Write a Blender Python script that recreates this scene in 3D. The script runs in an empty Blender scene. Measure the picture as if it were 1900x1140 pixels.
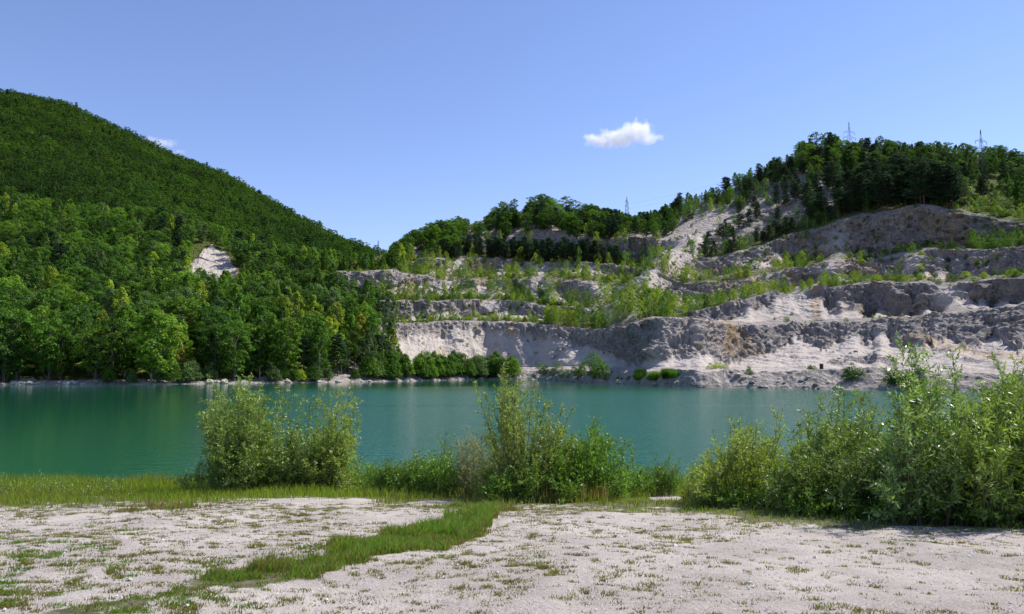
import bpy, math, random
import numpy as np
R = math.radians
rng = np.random.default_rng(7)
random.seed(7)
scene = bpy.context.scene
col = scene.collection

# ------------------------------------------------------------------ camera, sky, sun
F = 1400.0            # focal length in pixels of the 1900 px wide frame
PITCH = math.atan(114.0 / F)
H = 3.6               # eye height above the lake
cam_d = bpy.data.cameras.new('camera')
cam = bpy.data.objects.new('camera', cam_d); col.objects.link(cam)
cam.location = (0, 0, H); cam.rotation_euler = (math.pi / 2 + PITCH, 0, 0)
cam_d.sensor_width = 36; cam_d.lens = 36 * F / 1900
cam_d.clip_start = 0.1; cam_d.clip_end = 12000
scene.camera = cam

SUN_EL, SUN_AZ = R(51), R(23)      # azimuth measured from +X towards +Y (ahead)
sd = np.array([math.cos(SUN_EL) * math.cos(SUN_AZ), math.cos(SUN_EL) * math.sin(SUN_AZ), math.sin(SUN_EL)])
w = bpy.data.worlds.new('World'); scene.world = w; w.use_nodes = True
nt = w.node_tree; bg = nt.nodes['Background']
sky = nt.nodes.new('ShaderNodeTexSky'); sky.sky_type = 'NISHITA'; sky.sun_disc = False
sky.sun_elevation = SUN_EL; sky.sun_rotation = math.pi / 2 - SUN_AZ
sky.altitude = 600; sky.air_density = 1.0; sky.dust_density = 0.0; sky.ozone_density = 4.0
tn = nt.nodes.new('ShaderNodeMix'); tn.data_type = 'RGBA'; tn.blend_type = 'MULTIPLY'; tn.inputs[0].default_value = 1; tn.inputs[7].default_value = (1.07, .955, 1.06, 1)
nt.links.new(sky.outputs[0], tn.inputs[6]); nt.links.new(tn.outputs[2], bg.inputs[0]); bg.inputs[1].default_value = 0.128
sl = bpy.data.lights.new('sun', 'SUN'); sl.energy = 5.0; sl.angle = R(0.5); sl.color = (1, 0.95, 0.88)
so = bpy.data.objects.new('sun', sl); col.objects.link(so)
from mathutils import Vector
so.rotation_euler = Vector(sd).to_track_quat('Z', 'Y').to_euler()
scene.view_settings.view_transform = 'Standard'; scene.view_settings.look = 'None'
scene.view_settings.exposure = 0.5; scene.view_settings.gamma = 1
scene.render.engine = 'CYCLES'
scene.cycles.max_bounces = 16; scene.cycles.diffuse_bounces = 4; scene.cycles.glossy_bounces = 4; scene.cycles.transmission_bounces = 6; scene.cycles.transparent_max_bounces = 8
scene.cycles.volume_bounces = 16; scene.cycles.use_denoising = True
scene.cycles.caustics_reflective = False; scene.cycles.caustics_refractive = False

cp, sp = math.cos(PITCH), math.sin(PITCH)
def at(u, v, Y):
    """world point seen at photo pixel (u, v) at forward distance Y"""
    u = np.asarray(u, float); v = np.asarray(v, float); Y = np.asarray(Y, float)
    xc = (u - 950) / F; yc = (570 - v) / F
    dy = cp - yc * sp; dz = sp + yc * cp; k = Y / dy
    return xc * k, Y + 0 * k, H + dz * k
def proj(x, y, z):
    zz = z - H; dep = np.maximum(y * cp + zz * sp, 0.05)
    return 950 + F * x / dep, 570 - F * (zz * cp - y * sp) / dep

# ------------------------------------------------------------------ noise
def _h(ix, iy, iz, seed):
    n = (ix * 374761393 + iy * 668265263 + iz * 2147483647 * 3 + seed * 1274126177) & 0xFFFFFFFF
    n = ((n ^ (n >> 13)) * 1274126177) & 0xFFFFFFFF
    n = ((n ^ (n >> 16)) * 2246822519) & 0xFFFFFFFF
    return ((n ^ (n >> 15)) & 0xFFFFFF) / float(0xFFFFFF)
def vnoise(x, y, z=0.0, seed=0):
    x, y, z = np.broadcast_arrays(np.asarray(x, float), y, z)
    xi = np.floor(x).astype(np.int64); yi = np.floor(y).astype(np.int64); zi = np.floor(z).astype(np.int64)
    fx, fy, fz = x - xi, y - yi, z - zi
    fx = fx * fx * (3 - 2 * fx); fy = fy * fy * (3 - 2 * fy); fz = fz * fz * (3 - 2 * fz)
    r = 0
    for a in (0, 1):
        for b in (0, 1):
            for c in (0, 1):
                r = r + _h(xi + a, yi + b, zi + c, seed) * (fx if a else 1 - fx) * (fy if b else 1 - fy) * (fz if c else 1 - fz)
    return r * 2 - 1
def fbm(x, y, z=0.0, o=4, seed=0):
    r = 0; a = 1; t = 0
    for i in range(o):
        r = r + a * vnoise(x * 2 ** i + 17.3 * i, y * 2 ** i + 5.1 * i, z * 2 ** i, seed + i); t += a; a *= .5
    return r / t
def ridged(x, y, z=0.0, o=4, seed=0):
    r = 0; a = 1; t = 0
    for i in range(o):
        r = r + a * (1 - 2 * np.abs(vnoise(x * 2.03 ** i + 9.7 * i, y * 2.03 ** i + 3.3 * i, z * 2.03 ** i, seed + i))); t += a; a *= .5
    return r / t
def sstep(a, b, x):
    t = np.clip((x - a) / (b - a), 0, 1); return t * t * (3 - 2 * t)

# ------------------------------------------------------------------ mesh helpers
def make_mesh(name, V, Fq, mats, midx=None, smooth=False, attrs=None):
    """V (n,3); Fq: list of (k, m) index arrays with k = 3 or 4 corners"""
    if not isinstance(Fq, (list, tuple)): Fq = [Fq]
    Fq = [np.asarray(f, np.int32) for f in Fq if len(f)]
    me = bpy.data.meshes.new(name)
    nv = len(V); loops = np.concatenate([f.ravel() for f in Fq]); npoly = sum(len(f) for f in Fq)
    starts = []; o = 0
    for f in Fq:
        starts.append(o + np.arange(len(f)) * f.shape[1]); o += f.size
    me.vertices.add(nv); me.vertices.foreach_set('co', np.asarray(V, np.float32).ravel())
    me.loops.add(len(loops)); me.loops.foreach_set('vertex_index', loops.astype(np.int32))
    me.polygons.add(npoly); me.polygons.foreach_set('loop_start', np.concatenate(starts).astype(np.int32))
    for m in (mats if isinstance(mats, (list, tuple)) else [mats]): me.materials.append(m)
    if midx is not None: me.polygons.foreach_set('material_index', np.asarray(midx, np.int32))
    me.polygons.foreach_set('use_smooth', np.full(npoly, smooth, bool))
    me.update(calc_edges=True)
    for k, a in (attrs or {}).items():
        at_ = me.attributes.new(k, 'FLOAT', 'POINT'); at_.data.foreach_set('value', np.asarray(a, np.float32).ravel())
    return me
class MB:
    def __init__(s): s.V = []; s.T = []; s.Q = []; s.n = 0; s.tm = []; s.qm = []
    def add(s, V, T=None, Q=None, m=0):
        V = np.asarray(V, float).reshape(-1, 3)
        if T is not None and len(T): s.T.append(np.asarray(T) + s.n); s.tm.append(np.full(len(T), m))
        if Q is not None and len(Q): s.Q.append(np.asarray(Q) + s.n); s.qm.append(np.full(len(Q), m))
        s.V.append(V); s.n += len(V)
    def mesh(s, name, mats, smooth=False):
        Fs = []; mi = []
        if s.Q: Fs.append(np.concatenate(s.Q)); mi.append(np.concatenate(s.qm))
        if s.T: Fs.append(np.concatenate(s.T)); mi.append(np.concatenate(s.tm))
        return make_mesh(name, np.concatenate(s.V), Fs, mats, np.concatenate(mi), smooth)
def tube(mb, pts, rad, sides=5, m=0):
    pts = np.asarray(pts, float); n = len(pts); rad = np.broadcast_to(rad, n)
    t = np.gradient(pts, axis=0); t /= np.linalg.norm(t, axis=1)[:, None] + 1e-9
    ref = np.where(np.abs(t[:, 2:3]) > .9, [[1., 0, 0]], [[0, 0, 1.]])
    a = np.cross(t, ref); a /= np.linalg.norm(a, axis=1)[:, None] + 1e-9; b = np.cross(t, a)
    an = np.arange(sides) * 2 * np.pi / sides
    V = pts[:, None] + rad[:, None, None] * (a[:, None] * np.cos(an)[None, :, None] + b[:, None] * np.sin(an)[None, :, None])
    i = np.arange(n - 1)[:, None] * sides; j = np.arange(sides)[None]; j2 = (j + 1) % sides
    Q = np.stack([i + j, i + j2, i + sides + j2, i + sides + j], -1).reshape(-1, 4)
    mb.add(V.reshape(-1, 3), Q=Q, m=m)
def leaves(mb, P, D, Wd, m=0, fold=0.0):
    """diamond leaves: base P, direction*length D, half-width vectors Wd"""
    n = len(P)
    V = np.stack([P, P + D * .42 + Wd, P + D, P + D * .42 - Wd], 1).reshape(-1, 3)
    Q = np.arange(n * 4).reshape(n, 4)
    mb.add(V, Q=Q, m=m)
def box(mb, c, s, m=0, rz=0):
    x, y, z = s; c = np.asarray(c, float)
    V = np.array([[i * x / 2, j * y / 2, k * z / 2] for k in (-1, 1) for i, j in ((-1, -1), (1, -1), (1, 1), (-1, 1))])
    ca, sa = math.cos(rz), math.sin(rz)
    V = np.stack([V[:, 0] * ca - V[:, 1] * sa, V[:, 0] * sa + V[:, 1] * ca, V[:, 2]], 1) + c
    mb.add(V, Q=[[0, 3, 2, 1], [4, 5, 6, 7], [0, 1, 5, 4], [1, 2, 6, 5], [2, 3, 7, 6], [3, 0, 4, 7]], m=m)
def link(name, me, parent=None, loc=None, rz=0, sc=None):
    o = bpy.data.objects.new(name, me); col.objects.link(o)
    if parent is not None: o.parent = parent
    if loc is not None: o.location = [float(q) for q in loc]
    if rz: o.rotation_euler[2] = rz
    if sc is not None: o.scale = (sc, sc, sc) if np.isscalar(sc) else sc
    return o
def tag(o, label=None, cat=None, group=None, kind=None):
    if label: o['label'] = label
    if cat: o['category'] = cat
    if group: o['group'] = group
    if kind: o['kind'] = kind
    return o

# ------------------------------------------------------------------ materials
def mat(name):
    m = bpy.data.materials.new(name); m.use_nodes = True; t = m.node_tree
    for n in list(t.nodes): t.nodes.remove(n)
    out = t.nodes.new('ShaderNodeOutputMaterial'); return m, t, out
def N(t, ty, **kw):
    n = t.nodes.new(ty)
    for k, v in kw.items():
        if k in n.bl_rna.properties: setattr(n, k, v)
        else: n.inputs[k.replace('_', ' ')].default_value = v
    return n
def mixc(t, a, b, f, bt='MIX'):
    n = t.nodes.new('ShaderNodeMix'); n.data_type = 'RGBA'; n.blend_type = bt; n.clamp_factor = True
    for s, v in ((n.inputs[6], a), (n.inputs[7], b), (n.inputs[0], f)):
        if isinstance(v, bpy.types.NodeSocket): t.links.new(v, s)
        elif isinstance(v, (int, float)): s.default_value = v
        else: s.default_value = (*v, 1)
    return n.outputs[2]
def mth(t, op, a, b=0.0, c=None):
    n = t.nodes.new('ShaderNodeMath'); n.operation = op
    for i, v in enumerate((a, b, c)):
        if v is None: continue
        if isinstance(v, bpy.types.NodeSocket): t.links.new(v, n.inputs[i])
        else: n.inputs[i].default_value = v
    return n.outputs[0]
def ramp(t, f, lo, hi):
    n = t.nodes.new('ShaderNodeMapRange'); n.interpolation_type = 'SMOOTHSTEP'
    t.links.new(f, n.inputs[0]); n.inputs[1].default_value = lo; n.inputs[2].default_value = hi
    return n.outputs[0]

def leaf_mat(name, base=None, var=.35, hue=.35, transl=.3, gloss=.25, back=None, rough=.5, warm=(1.25, 1.1, .5)):
    """base None: colour comes from the object's own colour"""
    m, t, out = mat(name)
    oi = N(t, 'ShaderNodeObjectInfo'); ge = N(t, 'ShaderNodeNewGeometry')
    c = oi.outputs['Color'] if base is None else (*base,)
    if base is not None:
        rgb = N(t, 'ShaderNodeRGB'); rgb.outputs[0].default_value = (*base, 1); c = rgb.outputs[0]
    # per leaf brightness
    b1 = mth(t, 'MULTIPLY_ADD', ge.outputs['Random Per Island'], 2 * var, 1 - var)
    b2 = mth(t, 'MULTIPLY_ADD', oi.outputs['Random'], .5, .75)
    k = mth(t, 'MULTIPLY', b1, b2)
    cc = N(t, 'ShaderNodeCombineColor'); [t.links.new(k, cc.inputs[i]) for i in range(3)]
    c2 = mixc(t, c, cc.outputs[0], 1.0, 'MULTIPLY')
    # some leaves turn warmer
    f = mth(t, 'MULTIPLY', mth(t, 'FRACT', mth(t, 'MULTIPLY', ge.outputs['Random Per Island'], 7.31)), hue)
    c3 = mixc(t, c2, mixc(t, c2, warm, 1.0, 'MULTIPLY'), f)
    if back: c3 = mixc(t, c3, mixc(t, c3, back, .6), ge.outputs['Backfacing'])
    p = N(t, 'ShaderNodeBsdfPrincipled', Roughness=rough); p.inputs['Specular IOR Level'].default_value = gloss
    t.links.new(c3, p.inputs['Base Color'])
    tr = N(t, 'ShaderNodeBsdfTranslucent')
    t.links.new(mixc(t, c3, (1.5, 1.5, .6), 1.0, 'MULTIPLY'), tr.inputs[0])
    mx = N(t, 'ShaderNodeMixShader'); mx.inputs[0].default_value = transl
    t.links.new(p.outputs[0], mx.inputs[1]); t.links.new(tr.outputs[0], mx.inputs[2])
    t.links.new(mx.outputs[0], out.inputs[0]); return m
def simple(name, c, rough=.8, metal=0.0, nscale=6.0, nvar=.3, bump=0.0, spec=.3):
    m, t, out = mat(name)
    tc = N(t, 'ShaderNodeTexCoord'); no = N(t, 'ShaderNodeTexNoise', Scale=nscale, Detail=4.0)
    t.links.new(tc.outputs['Object'], no.inputs[0])
    p = N(t, 'ShaderNodeBsdfPrincipled', Roughness=rough, Metallic=metal); p.inputs['Specular IOR Level'].default_value = spec
    t.links.new(mixc(t, [q * (1 - nvar) for q in c], [min(q * (1 + nvar), 1) for q in c], ramp(t, no.outputs[0], .3, .7)), p.inputs['Base Color'])
    if bump:
        b = N(t, 'ShaderNodeBump', Strength=.6, Distance=bump); t.links.new(no.outputs[0], b.inputs['Height']); t.links.new(b.outputs[0], p.inputs['Normal'])
    t.links.new(p.outputs[0], out.inputs[0]); return m

M_bark = simple('grey bark', (.11, .09, .07), nscale=9, bump=.03)
M_birch = simple('pale birch bark', (.42, .40, .36), nscale=5, nvar=.45)
M_pinebark = simple('brown pine bark', (.10, .065, .05), nscale=9, bump=.03)
M_twig = simple('willow twig', (.10, .085, .05), nscale=12)
M_leaf = leaf_mat('broad leaves', var=.42, hue=.4, gloss=.12, rough=.65)
M_needle = leaf_mat('pine needles', var=.45, hue=.25, transl=.15, gloss=.03, rough=.8)
M_steel = simple('galvanised steel', (.10, .11, .12), rough=.6, metal=.3, nvar=.1)

def rock_mat():
    m, t, out = mat('limestone and scree')
    tc = N(t, 'ShaderNodeTexCoord')
    def noise(scale, det=5.0, vec=None, rough=.6):
        n = N(t, 'ShaderNodeTexNoise', Scale=scale, Detail=det, Roughness=rough)
        t.links.new(vec or tc.outputs['Object'], n.inputs[0]); return n.outputs[0]
    A = lambda k: N(t, 'ShaderNodeAttribute', attribute_name=k).outputs['Fac']
    tal, veg, och, wet = A('talus'), A('veg'), A('ochre'), A('pale')  # wet reads the pale mask: bare rock tone plus painted sunlight, no damp
    mp = N(t, 'ShaderNodeMapping'); mp.inputs['Scale'].default_value = (1, 1, .35); t.links.new(tc.outputs['Object'], mp.inputs[0])
    n1 = noise(.16); n2 = noise(.9, 6, mp.outputs[0], .7); n3 = noise(4.5, 5, None, .75)
    vo = N(t, 'ShaderNodeTexVoronoi', Scale=.55); wv = N(t, 'ShaderNodeVectorMath', operation='ADD'); t.links.new(mp.outputs[0], wv.inputs[0])
    wn = N(t, 'ShaderNodeTexNoise', Scale=.5, Detail=3.0); t.links.new(tc.outputs['Object'], wn.inputs[0]); t.links.new(wn.outputs['Color'], wv.inputs[1]); t.links.new(wv.outputs[0], vo.inputs['Vector'])
    vo2 = N(t, 'ShaderNodeTexVoronoi', Scale=1.6); t.links.new(wv.outputs[0], vo2.inputs['Vector'])
    rock = mixc(t, (.145, .135, .13), (.46, .415, .375), ramp(t, n2, .33, .64))
    rock = mixc(t, rock, (.23, .215, .215), mth(t, 'MULTIPLY', A('grey'), .55))  # shade of the right-hand faces, painted into the rock colour
    rock = mixc(t, rock, (.30, .275, .265), mth(t, 'MULTIPLY', ramp(t, n1, .45, .62), .6))
    rock = mixc(t, rock, (.46, .36, .26), mth(t, 'MULTIPLY', ramp(t, noise(.33), .52, .7), .6))
    tcol = mixc(t, (.34, .30, .265), (.49, .43, .38), ramp(t, n3, .35, .65))
    tcol = mixc(t, tcol, (.25, .23, .215), mth(t, 'MULTIPLY', ramp(t, noise(.25), .5, .7), .7))
    c = mixc(t, rock, tcol, tal)
    c = mixc(t, c, (.50, .44, .39), mth(t, 'MULTIPLY', wet, mth(t, 'MULTIPLY', ramp(t, n2, .3, .6), .75)))
    c = mixc(t, c, (.40, .27, .13), mth(t, 'MULTIPLY', och, ramp(t, noise(.5), .35, .6)))
    sp_ = mixc(t, (.03, .045, .012), (.15, .18, .04), ramp(t, noise(1.3, 6, None, .8), .35, .62))
    vf = ramp(t, mth(t, 'ADD', veg, mth(t, 'MULTIPLY_ADD', mth(t, 'ADD', n3, noise(1.1, 4)), 1.1, -1.1)), .38, .62)
    c = mixc(t, c, sp_, vf)
    p = N(t, 'ShaderNodeBsdfPrincipled', Roughness=.95); p.inputs['Specular IOR Level'].default_value = .1
    t.links.new(c, p.inputs['Base Color'])
    h = mth(t, 'ADD', mth(t, 'MULTIPLY', n2, 1.2), mth(t, 'ADD', mth(t, 'MULTIPLY', n3, .35), mth(t, 'ADD', mth(t, 'MULTIPLY', vo.outputs['Distance'], -.9), mth(t, 'MULTIPLY', vo2.outputs['Distance'], -.45))))
    st = mth(t, 'MULTIPLY_ADD', tal, -.6, 1.0)
    b = N(t, 'ShaderNodeBump', Distance=1.3); t.links.new(st, b.inputs['Strength']); t.links.new(h, b.inputs['Height'])
    t.links.new(b.outputs[0], p.inputs['Normal']); t.links.new(p.outputs[0], out.inputs[0]); return m
M_rock = rock_mat()

def forest_floor():
    m, t, out = mat('forest floor'); tc = N(t, 'ShaderNodeTexCoord')
    n = N(t, 'ShaderNodeTexNoise', Scale=.12, Detail=6.0); t.links.new(tc.outputs['Object'], n.inputs[0])
    p = N(t, 'ShaderNodeBsdfPrincipled', Roughness=1.0); p.inputs['Specular IOR Level'].default_value = .05
    t.links.new(mixc(t, (.015, .025, .008), (.035, .06, .015), ramp(t, n.outputs[0], .4, .6)), p.inputs['Base Color'])
    t.links.new(p.outputs[0], out.inputs[0]); return m
M_floor = forest_floor()

# ------------------------------------------------------------------ quarry terrain
U = np.array([-300, 0, 300, 500, 600, 700, 800, 900, 1000, 1100, 1200, 1300, 1400, 1500, 1600, 1700, 1800, 1900, 2200.])
Z_ = None
Ylin = {
 1: [165,168,172,187,196,207,225,250,236,186,161,145,140,136,133,130,127,122,112],
 2: [173,176,180,195,204,215,233,258,246,194,169,152,147,143,140,137,134,129,119],
 3: [179,182,186,201,210,221,241,264,248,206,177,160,155,152,148,145,142,137,127],
 4: [185,188,192,207,215,228,247,268,254,214,181,164,163,160,156,153,150,145,135],
 5: [212,215,218,235,246,252,268,284,268,248,206,190,202,206,206,206,203,198,190],
 6: [219,222,226,243,254,262,280,297,282,262,220,204,214,216,214,213,210,205,197],
 7: [242,245,248,262,272,277,294,312,300,280,245,236,242,246,248,250,248,243,235],
 8: [248,251,256,270,284,288,306,323,312,291,258,250,256,262,264,263,260,255,247],
 9: [268,272,276,286,300,303,320,339,329,309,284,276,284,300,310,313,310,303,296],
 10: [275,278,284,294,314,316,332,350,342,322,297,288,298,316,324,327,323,316,308],
 11: [296,300,304,308,322,325,344,365,358,338,318,312,322,332,336,336,332,325,317],
 12: [302,306,310,316,328,333,354,380,374,350,331,326,338,344,350,350,346,338,330],
 13:[318,322,325,326,332,340,364,396,395,364,352,350,362,370,372,370,366,358,350],
 14:[332,335,338,334,338,350,384,430,440,430,420,396,398,404,410,420,424,420,412],
}
vlin = {
 5: [600,600,605,608,609,603,598,598,601,613,598,600,605,603,597,592,578,570,560],
 6: [585,585,592,600,603,598,593,590,592,603,592,594,600,598,592,587,573,565,555],
 7: [540,540,555,568,560,556,557,560,565,574,586,575,553,535,529,523,518,515,510],
 8: [530,530,545,560,555,551,552,554,558,567,578,566,546,528,522,518,513,510,505],
 9: [490,490,510,528,503,505,512,519,519,520,544,533,515,494,486,464,462,458,452],
 10:[478,478,500,518,498,499,504,508,508,510,536,524,502,484,476,458,457,450,444],
 11:[448,448,470,502,492,487,480,478,484,490,510,492,464,430,398,378,400,413,420],
 12:[438,438,460,494,489,483,470,468,474,480,500,482,452,414,388,374,390,401,408],
 13:[412,412,438,483,486,480,455,436,428,440,450,436,404,352,345,360,372,380,385],
 14:[398,398,425,476,482,478,440,408,392,410,424,374,334,278,275,285,292,300,318],
}
zlow = {1:[0]*19, 2:[.8,.8,.8,.8,1,1.4,1.8,2.4,2.7,2.9,2.9,2.9,2.9,2.9,2.9,2.8,2.8,2.8,2.8],
        3:[3,3,3,3,3,2.4,2.4,2.8,3.2,3.4,3.4,3.3,3.3,3.3,3.3,3.2,3.2,3.2,3.2],
        4:[6,6,6,6,5,3.5,3.4,3.6,4.2,4.4,3.8,3.6,3.6,3.6,3.6,3.6,3.6,3.6,3.6]}
from_idx = list(range(0, 16))
fine_u = np.linspace(-330, 2230, 900)
def sm(tab):
    y = np.interp(fine_u, U, tab)
    k = np.hanning(31); k /= k.sum(); yp = np.pad(y, 15, mode='edge'); return np.convolve(yp, k, 'valid')
A0, A1, NC = -.9, .9, 1500
ac = np.linspace(A0, A1, NC)
LY = np.zeros((16, NC)); LZ = np.zeros((16, NC))
for i in range(1, 15):
    Yf = sm(Ylin[i])
    if i in vlin:
        X, _, Z = at(fine_u, sm(vlin[i]), Yf)
    else:
        Z = sm(zlow[i]); X = (fine_u - 950) / F * (Yf * cp + (Z - H) * sp)
    a = X / Yf; LY[i] = np.interp(ac, a, Yf); LZ[i] = np.interp(ac, a, Z)
uc = np.interp(ac, *(lambda a: (a[0], fine_u))(((fine_u - 950) / F * (cp + .1 * sp),)))     # nominal column pixel
for i in range(1, 14):
    w_ = [0, .35, .35, .35, .4, .75, .8, .9, .9, 1, 1, 1, 1, .6][i]
    sh_ = -(38 if i < 7 else 62) * w_ * np.clip((uc - 1450) / 400, 0, 1.5)
    if i >= 6: sh_ = sh_ + (i - 5) * 3.2 * np.exp(-((uc - 1200) / 75) ** 2) * (i < 13)
    f_ = (LY[i] + sh_) / LY[i]
    LY[i] = LY[i] * f_; LZ[i] = np.where(i > 3, H + (LZ[i] - H) * f_, LZ[i])
CH = [(5.5, 12.6, [(5.5, 1150), (7, 1165), (8, 1180), (9, 1200), (10, 1222), (11, 1245), (12, 1275), (13, 1300)], 36, 1.0),
      (6.5, 9.5, [(6, 1105), (9.5, 1120)], 26, .75), (6.5, 8.5, [(6, 905), (9, 930)], 20, .7), (8.5, 10.5, [(8, 1010), (11, 1000)], 22, .7),
      (8.5, 11.5, [(8, 820), (12, 850)], 22, .7), (8.5, 10.5, [(8, 1530), (10, 1560)], 24, .5), (8.5, 9.5, [(8, 1690), (11, 1720)], 22, .45), (5.5, 7.5, [(5, 1440), (8, 1500)], 26, .7), (5.5, 7.5, [(5, 1790), (8, 1740)], 24, .6)]
LY_, LZ_ = LY.copy(), LZ.copy()
def chute_m(s_, u_):
    m_ = 0
    for a_, b_, pl_, w_, st_ in CH:
        uu = np.interp(s_, [q[0] for q in pl_], [q[1] for q in pl_]); m_ = np.maximum(m_, st_ * np.exp(-((u_ - uu) / w_) ** 2) * sstep(a_ - .7, a_ + .2, s_) * sstep(b_ + .7, b_ - .2, s_))
    return m_
for a_, b_, pl_, w_, st_ in CH:
    i0, i1 = int(math.floor(a_)), int(math.ceil(b_))
    for i in range(i0 + 1, i1):
        uu = np.interp(i, [q[0] for q in pl_], [q[1] for q in pl_]); m_ = st_ * np.exp(-((uc - uu) / w_) ** 2); f_ = (i - i0) / (i1 - i0)
        LY[i] += (LY_[i0] + (LY_[i1] - LY_[i0]) * f_ - LY_[i]) * m_; LZ[i] += (LZ_[i0] + (LZ_[i1] - LZ_[i0]) * f_ - LZ_[i]) * m_
for i in range(4, 14):
    amp_ = .55 if i % 2 else .45
    LZ[i] += amp_ * (1.1 * vnoise(ac * 24, i // 2 * 3.7, seed=500) + .5 * vnoise(ac * 70, i * 3.7, seed=501)) * np.interp(i, [4, 6, 13], [.5, 1.2, 2.2])
    LY[i] += 2.4 * vnoise(ac * 19, (i // 2) * 5.1, seed=503) + 1.3 * vnoise(ac * 60, i * 2.2, seed=504)
LY[0] = LY[1] - 14; LZ[0] = -4
LY[15] = LY[14] + 70; LZ[15] = LZ[14] - 10
# a rounded spur and a recess in the lowest face
bul = -20 * np.where(uc < 1212, np.exp(-((uc - 1212) / 34) ** 2), np.exp(-((uc - 1212) / 90) ** 2)) + 7 * np.exp(-((uc - 1365) / 30) ** 2) + 5 * np.exp(-((uc - 1080) / 40) ** 2) - 5 * np.exp(-((uc - 1300) / 25) ** 2)
bf = np.minimum(bul, 0) / 20
LY[1] += 3 * bf; LY[2] += 7 * bf; LY[3] += 11 * bf; LZ[3] = LZ[3]
LY[4] = np.maximum(LY[4] + bul * .6, LY[3] + 2.0); LY[5] += bul; LY[5] = np.maximum(LY[5], LY[4] + 10)
rows_n = [5, 14, 9, 6, 84, 10, 44, 9, 46, 12, 46, 12, 44, 46, 14]
tau_u = [600,700,800,950,1020,1100,1150,1180,1230,1300,1350,1400,1470,1520,1560,1620,1700,1760,1800,1840,1880,2200]
tau_v = [.75,.8,.7,.8,.7,.35,.15,.08,.15,.18,.12,.38,.5,.42,.62,.62,.28,.45,.3,.5,.25,.2]
S_list, Yr, Zr, Cl, Tl = [], [], [], [], []
x0 = ac * 250
for k in range(15):
    n = rows_n[k]
    cliff = k in (4, 6, 8, 10, 12)
    if k == 4: tau = np.interp(uc, tau_u, tau_v) + .12 * vnoise(x0 * .22, 3.0, seed=5)
    else: tau = .12 + .55 * np.maximum(0, vnoise(x0 * .085, k * 7.7, seed=11) + .15) + .16 * vnoise(x0 * .42, k * 3.3, seed=12)
    if k in (10, 12): tau = tau * np.where(uc > 1450, .0, .6)
    tau = np.clip(tau, .04, .8)
    left = sstep(640, 560, uc)
    
    for j in range(n):
        t = j / n
        cm_ = chute_m(k + t, uc)
        if cliff:
            sf = np.clip(.12 + 1.15 * tau, .15, .75) if k == 4 else .72
            g = np.where(t < tau, sf * t / tau, sf + (1 - sf) * (t - tau) / (1 - tau))
            if k == 12: g = t * np.ones(NC)
            g = g * (1 - left) + t * left; g = g + (t - g) * np.clip(cm_ * 1.2, 0, 1)
            z = LZ[k] + (LZ[k + 1] - LZ[k]) * t
            Cl.append(np.ones(NC) * min(1, t * 6, (1 - t) * 9 + .25)); Tl.append(sstep(.08, -.06, t - tau + .10 * vnoise(x0 * .9, t * 6 + k * 9, seed=13)) if k != 12 else np.zeros(NC)); Tl[-1] = np.maximum(Tl[-1], np.clip(cm_ * 1.2, 0, .9))
        else:
            g = t * np.ones(NC); z = LZ[k] + (LZ[k + 1] - LZ[k]) * t
            Cl.append(np.full(NC, .12 if k not in (1,) else .55)); Tl.append(np.full(NC, .6 if k in (2, 3) else .3))
        Yr.append(LY[k] + (LY[k + 1] - LY[k]) * g); Zr.append(z); S_list.append(k + t)
Yr.append(LY[15]); Zr.append(LZ[15]); S_list.append(15.); Cl.append(np.zeros(NC)); Tl.append(np.zeros(NC))
Yg = np.array(Yr); Zg = np.array(Zr); Cg = np.array(Cl); Tg = np.array(Tl); Sg = np.array(S_list)[:, None] * np.ones((1, NC))
Xg = Yg * ac[None]
Ug = np.broadcast_to(uc[None], Yg.shape)
# scar in the wooded slope
PU, PV = proj(Xg, Yg, Zg)
stop_ = np.interp(PU, [340, 352, 372, 390, 405, 418, 430, 444, 452], [500, 484, 470, 460, 461, 474, 484, 496, 512])
scar = sstep(-3, 4, PV - stop_ + 5 * vnoise(PU * .12, 0., seed=3)) * sstep(530, 516, PV + (PU - 390) * .12) * sstep(340, 350, PU) * sstep(452, 444, PU)
leftw = sstep(650, 590, Ug) * (Sg > 3)
hard = Cg * (1 - .8 * leftw * (1 - scar)) * (1 - scar) + scar * .55
tal = np.clip(Tg, 0, 1) * (1 - scar) + scar * .75
tal = tal * (1 - .85 * sstep(.30, .5, fbm(Xg * .16, Yg * .1, Zg * .3, 3, 17)) * (Cg > .2))
chm = chute_m(Sg, Ug)
hard = hard * (1 - .78 * tal * (Cg > .15))
# displacement away from the face
dYc = np.gradient(Yg, axis=1); dXc = np.gradient(Xg, axis=1); dYr = np.gradient(Yg, axis=0); dXr = np.gradient(Xg, axis=0); dZr = np.gradient(Zg, axis=0); dZc = np.gradient(Zg, axis=1)
nx = dYc * dZr - dZc * dYr; ny = dZc * dXr - dXc * dZr; nz = dXc * dYr - dYc * dXr
ln = np.sqrt(nx ** 2 + ny ** 2 + nz ** 2) + 1e-9; nx, ny, nz = nx / ln, ny / ln, nz / ln
flip = np.where(nz < 0, -1, 1); nx, ny, nz = nx * flip, ny * flip, nz * flip
diag = Zg * .8 * sstep(1150, 1300, Ug) * (Sg > 8.5)
xg = Xg + Yg * .35 + diag
gul = ridged(xg * .11, Zg * .035, 1.0, 3, 21) * 1.7 + ridged(xg * .38, Zg * .16, 2.0, 3, 31) * .8
crag = fbm(Xg * .24, Yg * .24, Zg * .3, 3, 41) * 1.9 + ridged(Xg * .5, Yg * .4, Zg * .75, 4, 51) * .85 + vnoise(Xg * 1.9, Yg * 1.4, Zg * 2.2, 61) * .3
strat = ridged(Xg * .05 + 3, Zg * .8 + Xg * .12, 2.0, 2, 71) * .35
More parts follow.
